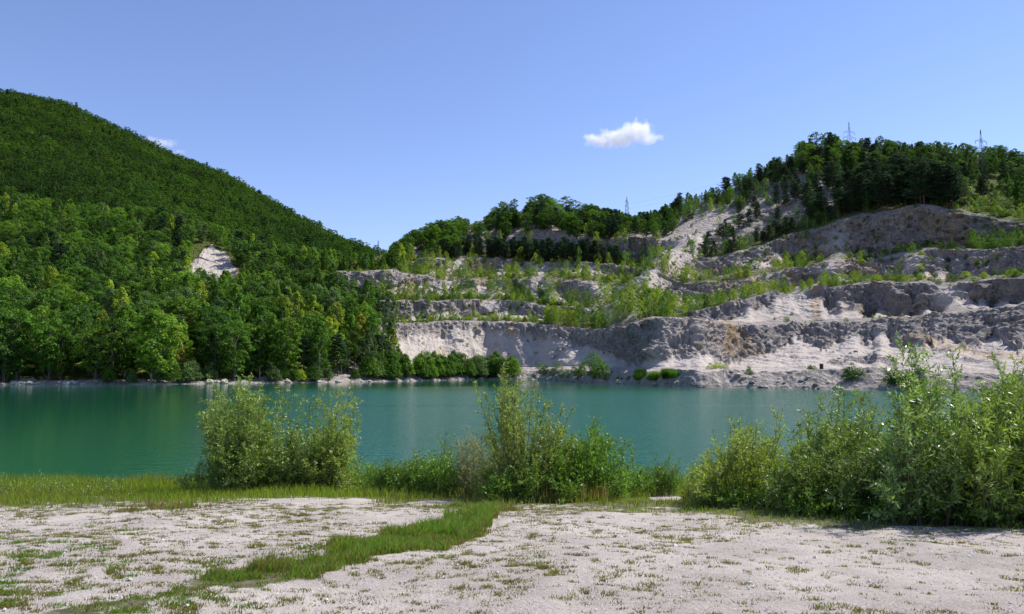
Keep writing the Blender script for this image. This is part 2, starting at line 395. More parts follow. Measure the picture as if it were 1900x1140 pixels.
disp = hard * (gul + crag + strat * sstep(1350, 1500, Ug)) * (1.0 + .25 * sstep(1380, 1500, Ug) * (Sg > 6))
disp = disp + .22 * vnoise(Xg * .5, Yg * .3, Zg * .5, 81) + tal * Cg * (.28 * ridged(xg * .6, Zg * .1, 5., 2, 91) + .09 * vnoise(Xg * 2.2, Yg, Zg * 2.2, 92))
big = np.where(Sg > 9, fbm(Xg * .03, Yg * .03, 0, 2, 95) * 2.2, 0); disp = disp + big * (Sg < 14)
disp *= np.clip((Sg - .9) * 1.5, .1, 1)
disp += (Sg > 1.02) * (Sg < 2) * .4 * ridged(Xg * .35, Yg * .3, Zg * .5, 3, 97)
Xd, Yd, Zd = Xg + nx * disp, Yg + ny * disp, Zg + nz * disp * .8
Zd = np.where((Sg > 12.3) & (Sg < 14.5), np.minimum(Zd, Zg + 1.0), Zd)
# vegetation mask
bench = np.exp(-((Sg - 5.55) / .55) ** 2) * .9 + np.exp(-((Sg - 7.5) / .6) ** 2) + np.exp(-((Sg - 9.5) / .65) ** 2) + np.exp(-((Sg - 11.5) / .65) ** 2)
veg = np.clip(bench, 0, 1) * .68 + .34 * fbm(Xg * .05, Zg * .08, Yg * .02, 3, 101)
veg = np.where((Sg > 5) & (Sg < 6), veg * sstep(1480, 1200, Ug) , veg)
veg = np.where((Sg > 4) & (Sg < 5), veg * .35 + .08 * vnoise(Xg * .2, Zg * .3, seed=4), veg)
veg = np.where(Sg > 12.2, np.maximum(veg * .5, .05 + .45 * sstep(13.1, 13.9, Sg)), veg)
veg = np.maximum(veg, sstep(11.2, 11.8, Sg) * sstep(1600, 1680, Ug))
veg = np.where((Sg > 1.0) & (Sg < 4), .12 + .3 * vnoise(Xg * .15, Yg * .15, seed=9), veg)
veg = veg * (1 - .6 * np.clip(chm * 1.3, 0, 1))
veg = np.maximum(veg, sstep(640, 560, Ug) * (Sg > 1.6)) * (1 - scar)
veg = np.maximum(veg, sstep(760, 690, Ug) * (Sg > 9.4)) * (1 - scar)
och = np.exp(-((Ug - 1345) / 14) ** 2) * (Sg > 4.2) * (Sg < 5) + .9 * np.exp(-((Ug - 1512) / 9) ** 2) * (Sg > 6) * (Sg < 7.1) + .5 * (vnoise(Xg * .12, Zg * .12, seed=77) > .55) * (Sg > 4)
pale = ((Sg > 2.0) & (Sg < 3.9)) * sstep(930, 1000, Ug) + .8 * scar + .75 * ((Sg > 4) & (Sg < 5)) * (sstep(1200, 1225, Ug) * sstep(1350, 1325, Ug) + .6 * sstep(980, 930, Ug) + .5 * sstep(1130, 1100, Ug) * sstep(960, 1000, Ug)) + .6 * chm + .45 * ((Sg > 12.2) & (Sg < 13.6)) * sstep(1180, 1240, Ug) * sstep(1560, 1500, Ug) + .5 * (tal > .5) * (Sg > 4) * (Sg < 5) * sstep(960, 1100, Ug)  # own tone of track, scar and scree; lowest-face terms paint sunlight, mainly spur flank
NR = len(Sg)
idx = np.arange(NR * NC).reshape(NR, NC)
Q = np.stack([idx[:-1, :-1], idx[:-1, 1:], idx[1:, 1:], idx[1:, :-1]], -1).reshape(-1, 4)
me = make_mesh('quarry_terrain', np.stack([Xd, Yd, Zd], -1).reshape(-1, 3), Q, M_rock, smooth=False,
               attrs=dict(talus=tal, veg=veg, ochre=np.clip(och, 0, 1), pale=np.clip(pale, 0, 1), grey=sstep(1380, 1520, Ug) * (Sg > 6.0) * sstep(-.5, .3, fbm(Xg * .06, Zg * .1, 0, 3, 333) + .25)))  # grey masks the painted shade on right faces above the first ledge
tag(link('terrain', me), kind='structure')
def ground(u, s):
    """displaced terrain point at nominal column pixel u and line coordinate s"""
    c = np.interp(u, uc, np.arange(NC)); r = np.interp(s, Sg[:, 0], np.arange(NR))
    ci, ri = int(round(c)), int(round(r)); return np.array([Xd[ri, ci], Yd[ri, ci], Zd[ri, ci]])

# ------------------------------------------------------------------ far wooded hill
hu = np.array([-400, -100, 0, 100, 200, 300, 400, 500, 600, 680, 740, 820])
hv = np.array([165, 168, 178, 200, 244, 292, 330, 382, 437, 476, 500, 530])
NHc, NHr = 160, 70
hac = np.linspace((-400 - 950) / F * cp, (820 - 950) / F * cp, NHc)
VH = np.zeros((NHr, NHc, 3))
huc = 950 + hac * F / cp
rid_v = np.interp(huc, hu, hv)
Yrid = 1000 - 150 * sstep(300, 800, huc)
rid_z = at(huc, rid_v, Yrid)[2]; z0 = 40.0
for r in range(NHr):
    t = r / (NHr - 1) * 1.25
    Y = 350 + (Yrid - 350) * np.minimum(t, 1) + np.maximum(t - 1, 0) * 900
    z = np.where(t <= 1, z0 + (rid_z - z0) * t ** 1.08 if t <= 1 else 0, rid_z - (t - 1) * 260)
    x = hac * Y
    z = z + 9 * fbm(x * .008, Y * .008, 0, 3, 131) * (math.sin(min(t, 1) * math.pi) + .15)
    VH[r] = np.stack([x, Y, z], -1)
idx = np.arange(NHr * NHc).reshape(NHr, NHc)
Q = np.stack([idx[:-1, :-1], idx[:-1, 1:], idx[1:, 1:], idx[1:, :-1]], -1).reshape(-1, 4)
tag(link('hill', make_mesh('far_hill', VH.reshape(-1, 3), Q, M_floor, smooth=True)), kind='structure')

# ------------------------------------------------------------------ water
def water_mat():
    m, t, out = mat('turquoise lake water'); tc = N(t, 'ShaderNodeTexCoord')
    def noise(sc, det, scale3, rough=.5, dist=0.):
        mp = N(t, 'ShaderNodeMapping'); mp.inputs['Scale'].default_value = scale3; t.links.new(tc.outputs['Object'], mp.inputs[0])
        n = N(t, 'ShaderNodeTexNoise', Scale=sc, Detail=det, Roughness=rough, Distortion=dist); t.links.new(mp.outputs[0], n.inputs[0]); return n.outputs[0]
    sx = N(t, 'ShaderNodeSeparateXYZ'); t.links.new(tc.outputs['Object'], sx.inputs[0])
    lee = ramp(t, mth(t, 'ADD', sx.outputs[0], mth(t, 'MULTIPLY', sx.outputs[1], .36)), -14., 22.)
    far_ = ramp(t, sx.outputs[1], 165., 95.)
    wind = mth(t, 'MULTIPLY', mth(t, 'MULTIPLY', lee, far_), ramp(t, noise(.02, 3., (.5, 1.6, 1), .5, .6), .30, .5))
    h1 = noise(1.6, 3., (.6, 1.5, 1)); h2 = noise(5.5, 2., (.7, 1.3, 1))
    h = mth(t, 'ADD', mth(t, 'MULTIPLY', h1, .09), mth(t, 'MULTIPLY', h2, .032))
    b = N(t, 'ShaderNodeBump', Distance=1.0, Strength=1.0); t.links.new(mth(t, 'MULTIPLY', h, mth(t, 'MULTIPLY_ADD', wind, 1.5, .10)), b.inputs['Height'])
    p = N(t, 'ShaderNodeBsdfPrincipled', IOR=1.33)
    p.inputs['Base Color'].default_value = (.012, .092, .05, 1)
    t.links.new(mth(t, 'MULTIPLY_ADD', wind, .12, .05), p.inputs['Roughness'])
    t.links.new(b.outputs[0], p.inputs['Normal']); t.links.new(p.outputs[0], out.inputs[0]); return m
M_water = water_mat()
V = np.array([[-420, 5, 0], [420, 5, 0], [420, 330, 0], [-420, 330, 0]], float)
tag(link('water', make_mesh('lake', V, [np.array([[0, 1, 2, 3]])], M_water)), kind='structure')

# ------------------------------------------------------------------ near bank of sand
def gz(x, y):
    x = np.asarray(x, float); y = np.asarray(y, float)
    z = np.interp(y, [-40, 4, 8, 11, 13, 16, 19, 22, 23.6, 26, 34, 45], [2.05, 1.95, 1.72, 1.42, 1.2, .86, .5, .18, 0, -.3, -1.6, -4])
    amp = np.interp(y, [0, 5, 18, 26], [1, 1, .8, .3])
    z = z + amp * (.085 * fbm(x * .22 + 4, y * .3, 0, 3, 201) + .03 * fbm(x * 1.1, y * 1.3, 0, 3, 205))
    # low swell of the mounds either side of the grassy dip
    z = z + .07 * np.exp(-((x - 1.5) / 3.0) ** 2 - ((y - 10.5) / 2.2) ** 2) + .06 * np.exp(-((x + 3.2) / 2.5) ** 2 - ((y - 11.8) / 1.2) ** 2)
    return z
SE_u = [-400, 0, 150, 300, 370, 420, 560, 660, 720, 790, 860, 900, 940, 1000, 1100, 1200, 1300, 1340, 1400, 1450, 1520, 1600, 1650, 1750, 1900, 2300]
SE_v = [945, 942, 942, 940, 936, 930, 924, 924, 934, 936, 942, 950, 942, 938, 943, 950, 955, 962, 970, 968, 972, 986, 978, 975, 985, 990]
PA_u = [60, 200, 300, 400, 500, 600, 700, 780, 850, 890, 905]
PA_v = [1165, 1128, 1105, 1085, 1064, 1043, 1020, 1002, 985, 965, 940]
PA_w = [26, 27, 25, 22, 19, 17, 16, 17, 19, 22, 20]
pl = np.array([PA_u, PA_v, PA_w], float).T
def grassmask(x, y, z):
    u, v = proj(x, y, z)
    n = fbm(x * 1.6, y * 1.6, 0, 4, 211) + .55 * fbm(x * 6, y * 6, 0, 2, 212) + sstep(560, 380, u) * .8 * vnoise(x * 5.5, y * 6.5, seed=256)
    s = sstep(7, -7, v - np.interp(u, SE_u, SE_v) + n * 11)
    d = np.full(np.shape(u), 1e9)
    for i in range(len(pl) - 1):
        a, b = pl[i], pl[i + 1]; ab = b[:2] - a[:2]
        t = np.clip(((u - a[0]) * ab[0] + (v - a[1]) * ab[1]) / (ab @ ab), 0, 1)
        dd = np.hypot(u - a[0] - t * ab[0], (v - a[1] - t * ab[1])) / (a[2] + (b[2] - a[2]) * t)
        d = np.minimum(d, dd)
    p = sstep(1.25, .75, d + n * .75 + sstep(560, 250, u) * (.25 + .5 * vnoise(x * 2.2, y * 2.2, seed=215)))
    p = p * (y > 3) * (1 - .85 * sstep(420, 260, u) * sstep(.12, -.12, fbm(x * 2.4, y * 3.2, 0, 3, 216)))
    # small bare patches inside the strip
    bare = np.maximum(sstep(1.1, .7, np.hypot((u - 810) / 55, (v - 934) / 5)), sstep(1.1, .7, np.hypot((u - 1225) / 45, (v - 946) / 6)))
    bare = np.maximum(bare, sstep(1.1, .7, np.hypot((u - 1235) / 35, (v - 925) / 5)))
    spill = sstep(1.1, .4, np.hypot((u - 1385 - (v - 1000) * -.4) / 16, (v - 1000) / 26) + n * .9) * .45
    return np.clip(np.maximum(np.maximum(s * (1 - bare), p), spill), 0, 1)
gx = np.concatenate([np.linspace(-60, -16, 60), np.linspace(-15.9, 15.9, 620), np.linspace(16, 60, 60)])
gy = np.concatenate([np.linspace(-40, 3, 30), np.linspace(3.05, 27, 480), np.linspace(27.3, 45, 30)])
GX, GY = np.meshgrid(gx, gy); GZ = gz(GX, GY)
GM = grassmask(GX, GY, GZ)
sandy = (1 - GM) * (GY > 3)
GZ2 = GZ + sandy * (.010 * vnoise(GX * 7, GY * 7, seed=221) + .012 * fbm(GX * 3.3, GY * 3.3, 0, 2, 222))
idx = np.arange(GX.size).reshape(GX.shape)
Q = np.stack([idx[:-1, :-1], idx[:-1, 1:], idx[1:, 1:], idx[1:, :-1]], -1).reshape(-1, 4)
def sand_mat():
    m, t, out = mat('pale gravelly sand'); tc = N(t, 'ShaderNodeTexCoord')
    def noise(sc, det=4., rough=.6):
        n = N(t, 'ShaderNodeTexNoise', Scale=sc, Detail=det, Roughness=rough); t.links.new(tc.outputs['Object'], n.inputs[0]); return n.outputs[0]
    g = N(t, 'ShaderNodeAttribute', attribute_name='grass').outputs['Fac']
    c = mixc(t, (.38, .335, .295), (.50, .445, .395), ramp(t, noise(.9), .35, .65))
    c = mixc(t, c, (.22, .20, .19), mth(t, 'MULTIPLY', ramp(t, noise(14., 5., .7), .55, .72), .65))
    c = mixc(t, c, (.62, .56, .51), mth(t, 'MULTIPLY', ramp(t, noise(38., 3., .6), .55, .7), .7))
    c = mixc(t, c, (.33, .29, .22), mth(t, 'MULTIPLY', ramp(t, noise(2.6, 5., .7), .58, .72), .35))
    soil = mixc(t, (.055, .06, .022), (.16, .145, .07), ramp(t, noise(8.), .35, .65))
    gf = mth(t, 'MULTIPLY', ramp(t, mth(t, 'ADD', g, mth(t, 'MULTIPLY_ADD', noise(14., 5., .75), 1.6, -.8)), .4, .75), .9)
    c = mixc(t, c, soil, gf)
    p = N(t, 'ShaderNodeBsdfPrincipled', Roughness=.95); p.inputs['Specular IOR Level'].default_value = .12
    t.links.new(c, p.inputs['Base Color'])
    h = mth(t, 'ADD', mth(t, 'MULTIPLY', noise(22., 5., .75), .038), mth(t, 'MULTIPLY', noise(90., 3., .7), .008))
    b = N(t, 'ShaderNodeBump', Distance=1.0, Strength=1.0); t.links.new(h, b.inputs['Height']); t.links.new(b.outputs[0], p.inputs['Normal'])
    t.links.new(p.outputs[0], out.inputs[0]); return m
M_sand = sand_mat()
tag(link('ground', make_mesh('sand_bank', np.stack([GX, GY, GZ2], -1).reshape(-1, 3), Q, M_sand, smooth=True, attrs=dict(grass=GM))), kind='structure')

# ------------------------------------------------------------------ grass and gravel (uncountable)
M_grass = leaf_mat('grass blades', (.135, .245, .03), var=.45, hue=.8, transl=.35, warm=(1.9, 1.15, .8))
M_grass2 = leaf_mat('rich grass blades', (.10, .245, .025), var=.45, hue=.7, transl=.3, warm=(1.9, 1.1, .8))
M_tuft = leaf_mat('tuft grass blades', (.19, .24, .05), var=.4, hue=.7, transl=.2, warm=(1.5, 1.0, .7))
M_olive = leaf_mat('olive grass blades', (.17, .19, .055), var=.4, hue=.7, transl=.2, warm=(1.4, 1.0, .7))
M_dry = leaf_mat('dry grass blades', (.19, .175, .065), var=.4, hue=.6, transl=.3, warm=(1.3, .95, .7))
def blades(x, y, h, wd, lean=.5, seed=0):
    n = len(x); g = np.random.default_rng(seed); z = gz(x, y) - .01
    a = g.uniform(0, 2 * np.pi, n); P = np.stack([x, y, z], 1)
    L = np.stack([np.cos(a), np.sin(a), np.zeros(n)], 1) * (h * lean * g.uniform(.1, 1, n))[:, None]
    up = np.stack([np.zeros(n), np.zeros(n), h], 1)
    b = g.uniform(0, np.pi, n); W_ = np.stack([np.cos(b), np.sin(b) * .3, np.zeros(n)], 1) * wd[:, None]
    m1 = P + up * .5 + L * .25; tip = P + up * .95 + L
    V = np.stack([P - W_, P + W_, m1 + W_ * .8, m1 - W_ * .8, tip], 1).reshape(-1, 3)
    i = np.arange(n) * 5
    return V, np.stack([i, i + 1, i + 2, i + 3], 1), np.stack([i + 3, i + 2, i + 4], 1)
def grass_obj(name, x, y, h, wd, mt, label, lean=.5, seed=0):
    V, Qd, T = blades(x, y, h, wd, lean, seed)
    o = link(name, make_mesh(name, V, [Qd, T], mt)); tag(o, label, 'grass', kind='stuff'); return o
# shoreline strip and path
n = 420000
x = rng.uniform(-19, 19, n); y = 6 + 18.2 * rng.random(n) ** .8
k = np.abs(x) < y * .74 + 1; x, y = x[k], y[k]
z = gz(x, y); gm = grassmask(x, y, z); u, v = proj(x, y, z)
instrip = v < np.interp(u, SE_u, SE_v) + 3
dens = gm * np.clip(.45 + .5 * fbm(x * .7, y * .7, 0, 3, 231), .15, 1)
k = rng.random(len(x)) < dens * np.where(instrip, .9, 1.0)
x, y, u, v, instrip = x[k], y[k], u[k], v[k], instrip[k]
hgt = np.where(instrip, np.interp(y, [11, 14, 17, 20, 24], [.10, .15, .24, .34, .42]), .11)
hgt = hgt * (.75 + .5 * vnoise(x * .8, y * .8, seed=233)) * rng.uniform(.5, 1.25, len(x))
dryk = rng.random(len(x)) < np.clip(np.where(instrip, .18, .1) + .28 * vnoise(x * .5, y * .5, seed=235), 0, .8)
wd = .0028 + .0004 * y * rng.uniform(.6, 1.2, len(x)) * .6
grass_obj('grass', x[~dryk], y[~dryk], hgt[~dryk], wd[~dryk], M_grass, 'long green grass along the shore and in the winding dip across the sand', .55, 1)
grass_obj('dry_grass', x[dryk], y[dryk], hgt[dryk] * 1.05, wd[dryk], M_dry, 'straw coloured stalks mixed through the green shore grass', .5, 2)
n = 1800000; g_ = np.random.default_rng(61)
x = g_.uniform(-7, 3, n); y = 4.2 + 9.4 * g_.random(n) ** 1.35; k = np.abs(x) < y * .75; x, y = x[k], y[k]
z = gz(x, y); u, v = proj(x, y, z); gm = grassmask(x, y, z); k = (g_.random(len(x)) < gm * .75 * np.clip(.75 + fbm(x * 1.5, y * 1.5, 0, 3, 251), .2, 1)) & (v > np.interp(u, SE_u, SE_v) - 14)
k &= u < 960
x, y, gm, u = x[k], y[k], gm[k], u[k]
clp = sstep(-.35, .35, vnoise(x * 5.5, y * 6.5, seed=256) + .5 * vnoise(x * 13, y * 13, seed=257)); pat = sstep(640, 420, u)
k = g_.random(len(x)) < np.interp(y, [4.2, 8], [.8, 1.]) * (1 - pat * (1 - clp) * .6); x, y, gm, u, clp, pat = [q[k] for q in (x, y, gm, u, clp, pat)]
hg = np.interp(y, [4, 8, 13], [.075, .13, .15]) * (1 - .45 * pat * (1 - clp)) * (.7 + .6 * clp) * (1 - .3 * sstep(500, 200, u)) * (.7 + .6 * vnoise(x * 1.3, y * 1.3, seed=252)) * g_.uniform(.4, 1.3, len(x))
wg = .0022 + .00035 * y * g_.uniform(.6, 1.2, len(x)); q_ = g_.random(len(x)) - .5 * fbm(x * 1.1, y * 2.0, 0, 3, 253) - .35 * (1 - gm) - .25 * sstep(-.0, -5., x)
for a_, b_, m_, l_ in ((.42, 9, M_grass2, 'short rich green grass filling the winding dip across the sand'), (.16, .42, M_olive, 'olive grass along the fraying edges of the grassy dip'), (-9, .16, M_dry, 'dry straw mixed through the grassy dip')):
    k = (q_ > a_) & (q_ <= b_); grass_obj('grass' if m_ is not M_dry else 'dry_grass', x[k], y[k], hg[k], wg[k], m_, l_, .8, 62)
# sparse tufts on the sand
def tuft_field(nt, seed, h0, h1, nb, spread, mt, name, label, wfac=1.0, corner=False):
    g = np.random.default_rng(seed); kx = 30 if corner else 4; tx = g.uniform(-14, 14, nt * kx); ty = 3.6 + 11 * g.random(nt * kx) ** .75
    k = np.abs(tx) < ty * .72 + .5; tx, ty = tx[k], ty[k]
    tz = gz(tx, ty); gm = grassmask(tx, ty, tz); u, v = proj(tx, ty, tz)
    cl = fbm(tx * .55, ty * .55, 0, 3, 241)
    pr = np.clip(.40 + .7 * cl, .12, 1) + .12 * sstep(1300, 1700, u) + 1.1 * (sstep(700, 100, u) * sstep(980, 1120, v)) + .25 * sstep(1.0, .3, np.abs(v - np.interp(u, PA_u, PA_v)) / 90) * (u < 900)
    pr *= (gm < .5); pr *= 1 - .75 * sstep(1.2, .6, np.hypot((u - 760) / 120, (v - 960) / 18)); pr *= 1 - .8 * sstep(1.1, .6, np.hypot((u - 1480) / 120, (v - 1000) / 22))
    if corner: pr = sstep(-.2, .3, cl + .1) * sstep(1.0, .4, np.abs(v - np.interp(u, PA_u, PA_v) - 6) / 55) * (u < 620) * (u > -60) * sstep(620, 420, u) * .45 + .2 * sstep(330, 40, u) * sstep(960, 1080, v)
    k = g.random(len(tx)) < pr; tx, ty = tx[k][:nt], ty[k][:nt]
    X = np.repeat(tx, nb) + g.normal(0, 1, len(tx) * nb) * np.repeat(spread * g.uniform(.4, 1.4, len(tx)), nb) * 1.5
    Yy = np.repeat(ty, nb) + g.normal(0, 1, len(tx) * nb) * np.repeat(spread * g.uniform(.4, 1.1, len(tx)), nb)
    hh = np.repeat(g.uniform(h0, h1, len(tx)), nb) * g.uniform(.4, 1.2, len(X))
    return grass_obj(name, X, Yy, hh, np.full(len(X), .0035) * wfac * g.uniform(.6, 1.2, len(X)), mt, label, 1.1, seed)
tuft_field(5600, 5, .014, .038, 15, .022, M_dry, 'sparse_grass', 'faded grass scattered thinly over the pale sand', 1.2)
tuft_field(4200, 6, .016, .04, 26, .026, M_olive, 'sparse_grass', 'olive green grass growing thinly over the pale sand', 1.3)
tuft_field(1300, 8, .02, .05, 60, .034, M_tuft, 'sparse_grass', 'brighter clumps of grass dotted over the pale sand', 1.3)
tuft_field(900, 14, .03, .06, 70, .036, M_grass2, 'sparse_grass', 'ragged green clumps where the grassy dip frays out at the lower left', 1.2, True)
tuft_field(900, 15, .02, .05, 60, .038, M_olive, 'sparse_grass', 'olive clumps around the frayed end of the grassy dip', 1.3, True)
# gravel
n = 14000; gg = np.random.default_rng(9)
x = gg.uniform(-12, 12, n * 2); y = 3.6 + 10 * gg.random(n * 2) ** 1.2; k = (np.abs(x) < y * .72) ; x, y = x[k][:n], y[k][:n]
k = grassmask(x, y, gz(x, y)) < .5; x, y = x[k], y[k]; n = len(x)
r = gg.lognormal(-5.0, .42, n); base = np.array([[1, 0, 0], [0, 1, 0], [-1, 0, 0], [0, -1, 0], [0, 0, .7], [0, 0, -.7]])
Vp = base[None] * r[:, None, None] * gg.uniform(.6, 1.4, (n, 6, 1)); a = gg.uniform(0, 6.28, n)
ca, sa = np.cos(a)[:, None], np.sin(a)[:, None]
Vp = np.stack([Vp[..., 0] * ca - Vp[..., 1] * sa, Vp[..., 0] * sa + Vp[..., 1] * ca, Vp[..., 2]], -1) + np.stack([x, y, gz(x, y) + .003], 1)[:, None]
tri = np.array([[0, 1, 4], [1, 2, 4], [2, 3, 4], [3, 0, 4], [1, 0, 5], [2, 1, 5], [3, 2, 5], [0, 3, 5]])
M_peb = simple('pale pebbles', (.52, .48, .46), nscale=40, nvar=.35)
o = link('gravel', make_mesh('gravel', Vp.reshape(-1, 3), (tri[None] + np.arange(n)[:, None, None] * 6).reshape(-1, 3), M_peb)); tag(o, 'fine pale gravel strewn over the sand', 'gravel', kind='stuff')

# ------------------------------------------------------------------ tree meshes
def unit(v): return v / (np.linalg.norm(v, axis=-1, keepdims=True) + 1e-9)
def clump_leaves(mb, C, Rr, n, ls, g, m=0, up=.5, flat=.8, droop=0.):
    """n leaves on each clump shell (centre C, radius Rr), facing outwards"""
    k = len(C); d = unit(g.normal(0, 1, (k, n, 3))); d[..., 2] = np.where(d[..., 2] < -.3, -d[..., 2] * .6, d[..., 2])
    rr = Rr[:, None, None] * g.uniform(.55, 1.08, (k, n, 1))
    P = (C[:, None] + d * rr * np.array([1, 1, flat])).reshape(-1, 3)
    nn = unit(d.reshape(-1, 3) * .8 + np.array([0, 0, up]) + g.normal(0, .45, (k * n, 3)))
    t = unit(np.cross(nn, g.normal(0, 1, (k * n, 3)))); t[:, 2] -= droop; t = unit(t)
    s = unit(np.cross(nn, t)); L = ls * g.uniform(.6, 1.4, (k * n, 1))
    leaves(mb, P - t * L * .5, t * L, s * L * .36, m)
def split_mesh(name, wood, fol, mw, mf):
    """trunk mesh, crown mesh and the two joined (for trees too small to show parts)"""
    a = wood.mesh(name + '_trunk', [mw]); b = fol.mesh(name + '_crown', [mf])
    j = MB()
    for src, mi in ((wood, 0), (fol, 1)):
        off = j.n; j.V += src.V; j.n += src.n
        for q in src.Q: j.Q.append(q + off); j.qm.append(np.full(len(q), mi))
        for q in src.T: j.T.append(q + off); j.tm.append(np.full(len(q), mi))
    return a, b, j.mesh(name, [mw, mf])
def broadleaf(seed, h=12, wd=7.5, ncl=46, nl=95, ls=.34, low=.16, col_=0.):
    g = np.random.default_rng(seed); wood, fol = MB(), MB()
    lean = g.normal(0, .35, 2)
    tp = np.array([[lean[0] * t ** 1.5, lean[1] * t ** 1.5, h * .85 * t] for t in np.linspace(0, 1, 7)])
    tube(wood, tp, np.linspace(.021 * h, .004 * h, 7), 6)
    C = []; Rr = []
    for i in range(ncl):
        t = low + (1 - low) * (i + .5) / ncl; a = i * 2.4 + g.normal(0, .5)
        env = math.sin(min(1, (1 - t) / (1 - low) * 1.0) ** .62 * math.pi * .92) ** .7 if t < .97 else .25
        rad = wd / 2 * env * (1 - col_ * t) * g.uniform(.45, 1.0)
        c = np.array([math.cos(a) * rad + lean[0] * t, math.sin(a) * rad + lean[1] * t, h * t * .97 - .02 * h])
        C.append(c); Rr.append(wd * g.uniform(.09, .17))
        if i % 3 == 0:
            b = tp[min(6, int(max(.12, t - .18) * 6))]; mid = (b + c) / 2 + np.array([0, 0, .02 * h])
            tube(wood, [b, mid, c], [.008 * h, .005 * h, .002 * h], 4)
    clump_leaves(fol, np.array(C), np.array(Rr), nl, ls, g)
    return split_mesh('broadleaf', wood, fol, M_bark, M_leaf)
def birch(seed, h=6, wd=2.2, ncl=26, nl=34, ls=.22, low=.1, mw=None):
    g = np.random.default_rng(seed); wood, fol = MB(), MB()
    lean = g.normal(0, .12, 2) * h / 6
    tp = np.array([[lean[0] * t ** 1.5, lean[1] * t ** 1.5, h * .97 * t] for t in np.linspace(0, 1, 6)])
    tube(wood, tp, np.linspace(.012 * h, .002 * h, 6), 5)
    C, Rr = [], []
    for i in range(ncl):
        t = low + (1 - low) * ((i + .5) / ncl) ** .95; a = i * 2.4 + g.normal(0, .6)
        rad = wd / 2 * (math.sin(min(1, (1 - t) * 1.9 + .08) * math.pi / 2)) * min(1, .35 + t * 2) * g.uniform(.2, .95)
        c = np.array([math.cos(a) * rad + lean[0] * t, math.sin(a) * rad + lean[1] * t, h * t])
        C.append(c); Rr.append(wd * g.uniform(.10, .19) * (1.15 - .6 * t))
        if i % 2 == 0: tube(wood, [np.array([lean[0] * t, lean[1] * t, h * max(.04, t - .12)]), c], [.004 * h, .0015 * h], 3)
    clump_leaves(fol, np.array(C), np.array(Rr), nl, ls, g, flat=1.5, up=.3, droop=.5)
    return split_mesh('birch', wood, fol, mw or M_birch, M_leaf)
def pine(seed, h=11, wd=4.2, ntier=11, ls=.42, low=.2):
    g = np.random.default_rng(seed); wood, fol = MB(), MB()
    tp = np.array([[g.normal(0, .03) * h * t, g.normal(0, .02) * h * t, h * .97 * t] for t in np.linspace(0, 1, 6)])
    tube(wood, tp, np.linspace(.016 * h, .003 * h, 6), 6)
    C, Rr = [], []
    for i in range(ntier):
        t = low + (1 - low) * i / (ntier - .3)
        nb = 6 if t < .8 else 4
        for j in range(nb):
            if g.random() < .16: continue
            a = j * 2 * math.pi / nb + i * 1.1 + g.normal(0, .3)
            L = wd / 2 * (min(1, (1 - t) * 1.5 + .1) ** .8 + .1) * g.uniform(.45, 1.15)
            b = np.array([0, 0, h * t - .02 * h]); e = b + np.array([math.cos(a) * L, math.sin(a) * L, .02 * h + .12 * L])
            tube(wood, [b, (b + e) / 2 - np.array([0, 0, .04 * L]), e], [.005 * h, .003 * h, .0015 * h], 3)
            for q in (.45, .75, 1.0):
                C.append(b + (e - b) * q + g.normal(0, .05, 3) * wd * .4); Rr.append(wd * .085 * g.uniform(.8, 1.9))
    clump_leaves(fol, np.array(C), np.array(Rr), 26, ls * .8, g, up=.7, flat=.55)
    return split_mesh('pine', wood, fol, M_pinebark, M_needle)
def bush(seed, h=3, wd=3.4, ncl=26, nl=42, ls=.2, tall=1.0):
    g = np.random.default_rng(seed); wood, fol = MB(), MB(); C, Rr = [], []
    for i in range(ncl):
        a = i * 2.4; f = math.sqrt((i + .5) / ncl); rad = wd / 2 * f * .8
        z = h * (1 - f ** 2.2) * g.uniform(.35, .9) + .14 * h
        c = np.array([math.cos(a) * rad, math.sin(a) * rad, z]); C.append(c); Rr.append(wd * g.uniform(.1, .17))
        tube(wood, [c * np.array([.2, .2, 0]), c * np.array([.6, .6, .5]), c], [.03, .02, .01], 3)
    clump_leaves(fol, np.array(C), np.array(Rr), nl, ls, g, flat=1.1 * tall)
    return split_mesh('bush', wood, fol, M_twig, M_leaf)
def reeds(seed, h=1.6):
    g = np.random.default_rng(seed); fol = MB(); n = 700
    P = np.stack([g.uniform(-1.2, 1.2, n), g.uniform(-.6, .6, n), np.zeros(n)], 1); D = unit(np.stack([g.normal(0, .18, n), g.normal(0, .18, n), np.ones(n)], 1)) * (h * g.uniform(.5, 1.05, n))[:, None]
    leaves(fol, P, D, np.stack([np.full(n, .035), np.zeros(n), np.zeros(n)], 1)); return None, None, fol.mesh('reeds', [M_leaf])
PROTO = {
 'broadleaf_tree': [broadleaf(i + 1, 12, w_, 44 + 3 * i, 95, .34) for i, w_ in enumerate((8., 7., 9., 7.6, 6.6, 8.4))],
 'birch_tree': [birch(30 + i, 13, w_, 60, 95, .32, .10) for i, w_ in enumerate((6.0, 7.0, 5.2, 6.4))],
 'birch_sapling': [birch(40 + i, 6, w_, 30, 44, .22, .04) for i, w_ in enumerate((3.8, 4.6, 3.2, 4.2, 3.6, 5.0))],
 'pine_tree': [pine(50 + i, 11, w_, 12) for i, w_ in enumerate((6.6, 5.6, 7.6, 6.0))],
 'leafy_shrub': [bush(60 + i, 3, w_) for i, w_ in enumerate((3.6, 3.0, 4.4))],
 'willow_shrub': [bush(70 + i, 6, w_, 44, 80, .28, 1.4) for i, w_ in enumerate((5.2, 6.2, 4.6))],
 'reed_clump': [reeds(80), reeds(81)],
}
PH = {'broadleaf_tree': 12, 'birch_tree': 13, 'birch_sapling': 6, 'pine_tree': 11, 'leafy_shrub': 3, 'willow_shrub': 6, 'reed_clump': 1.6}
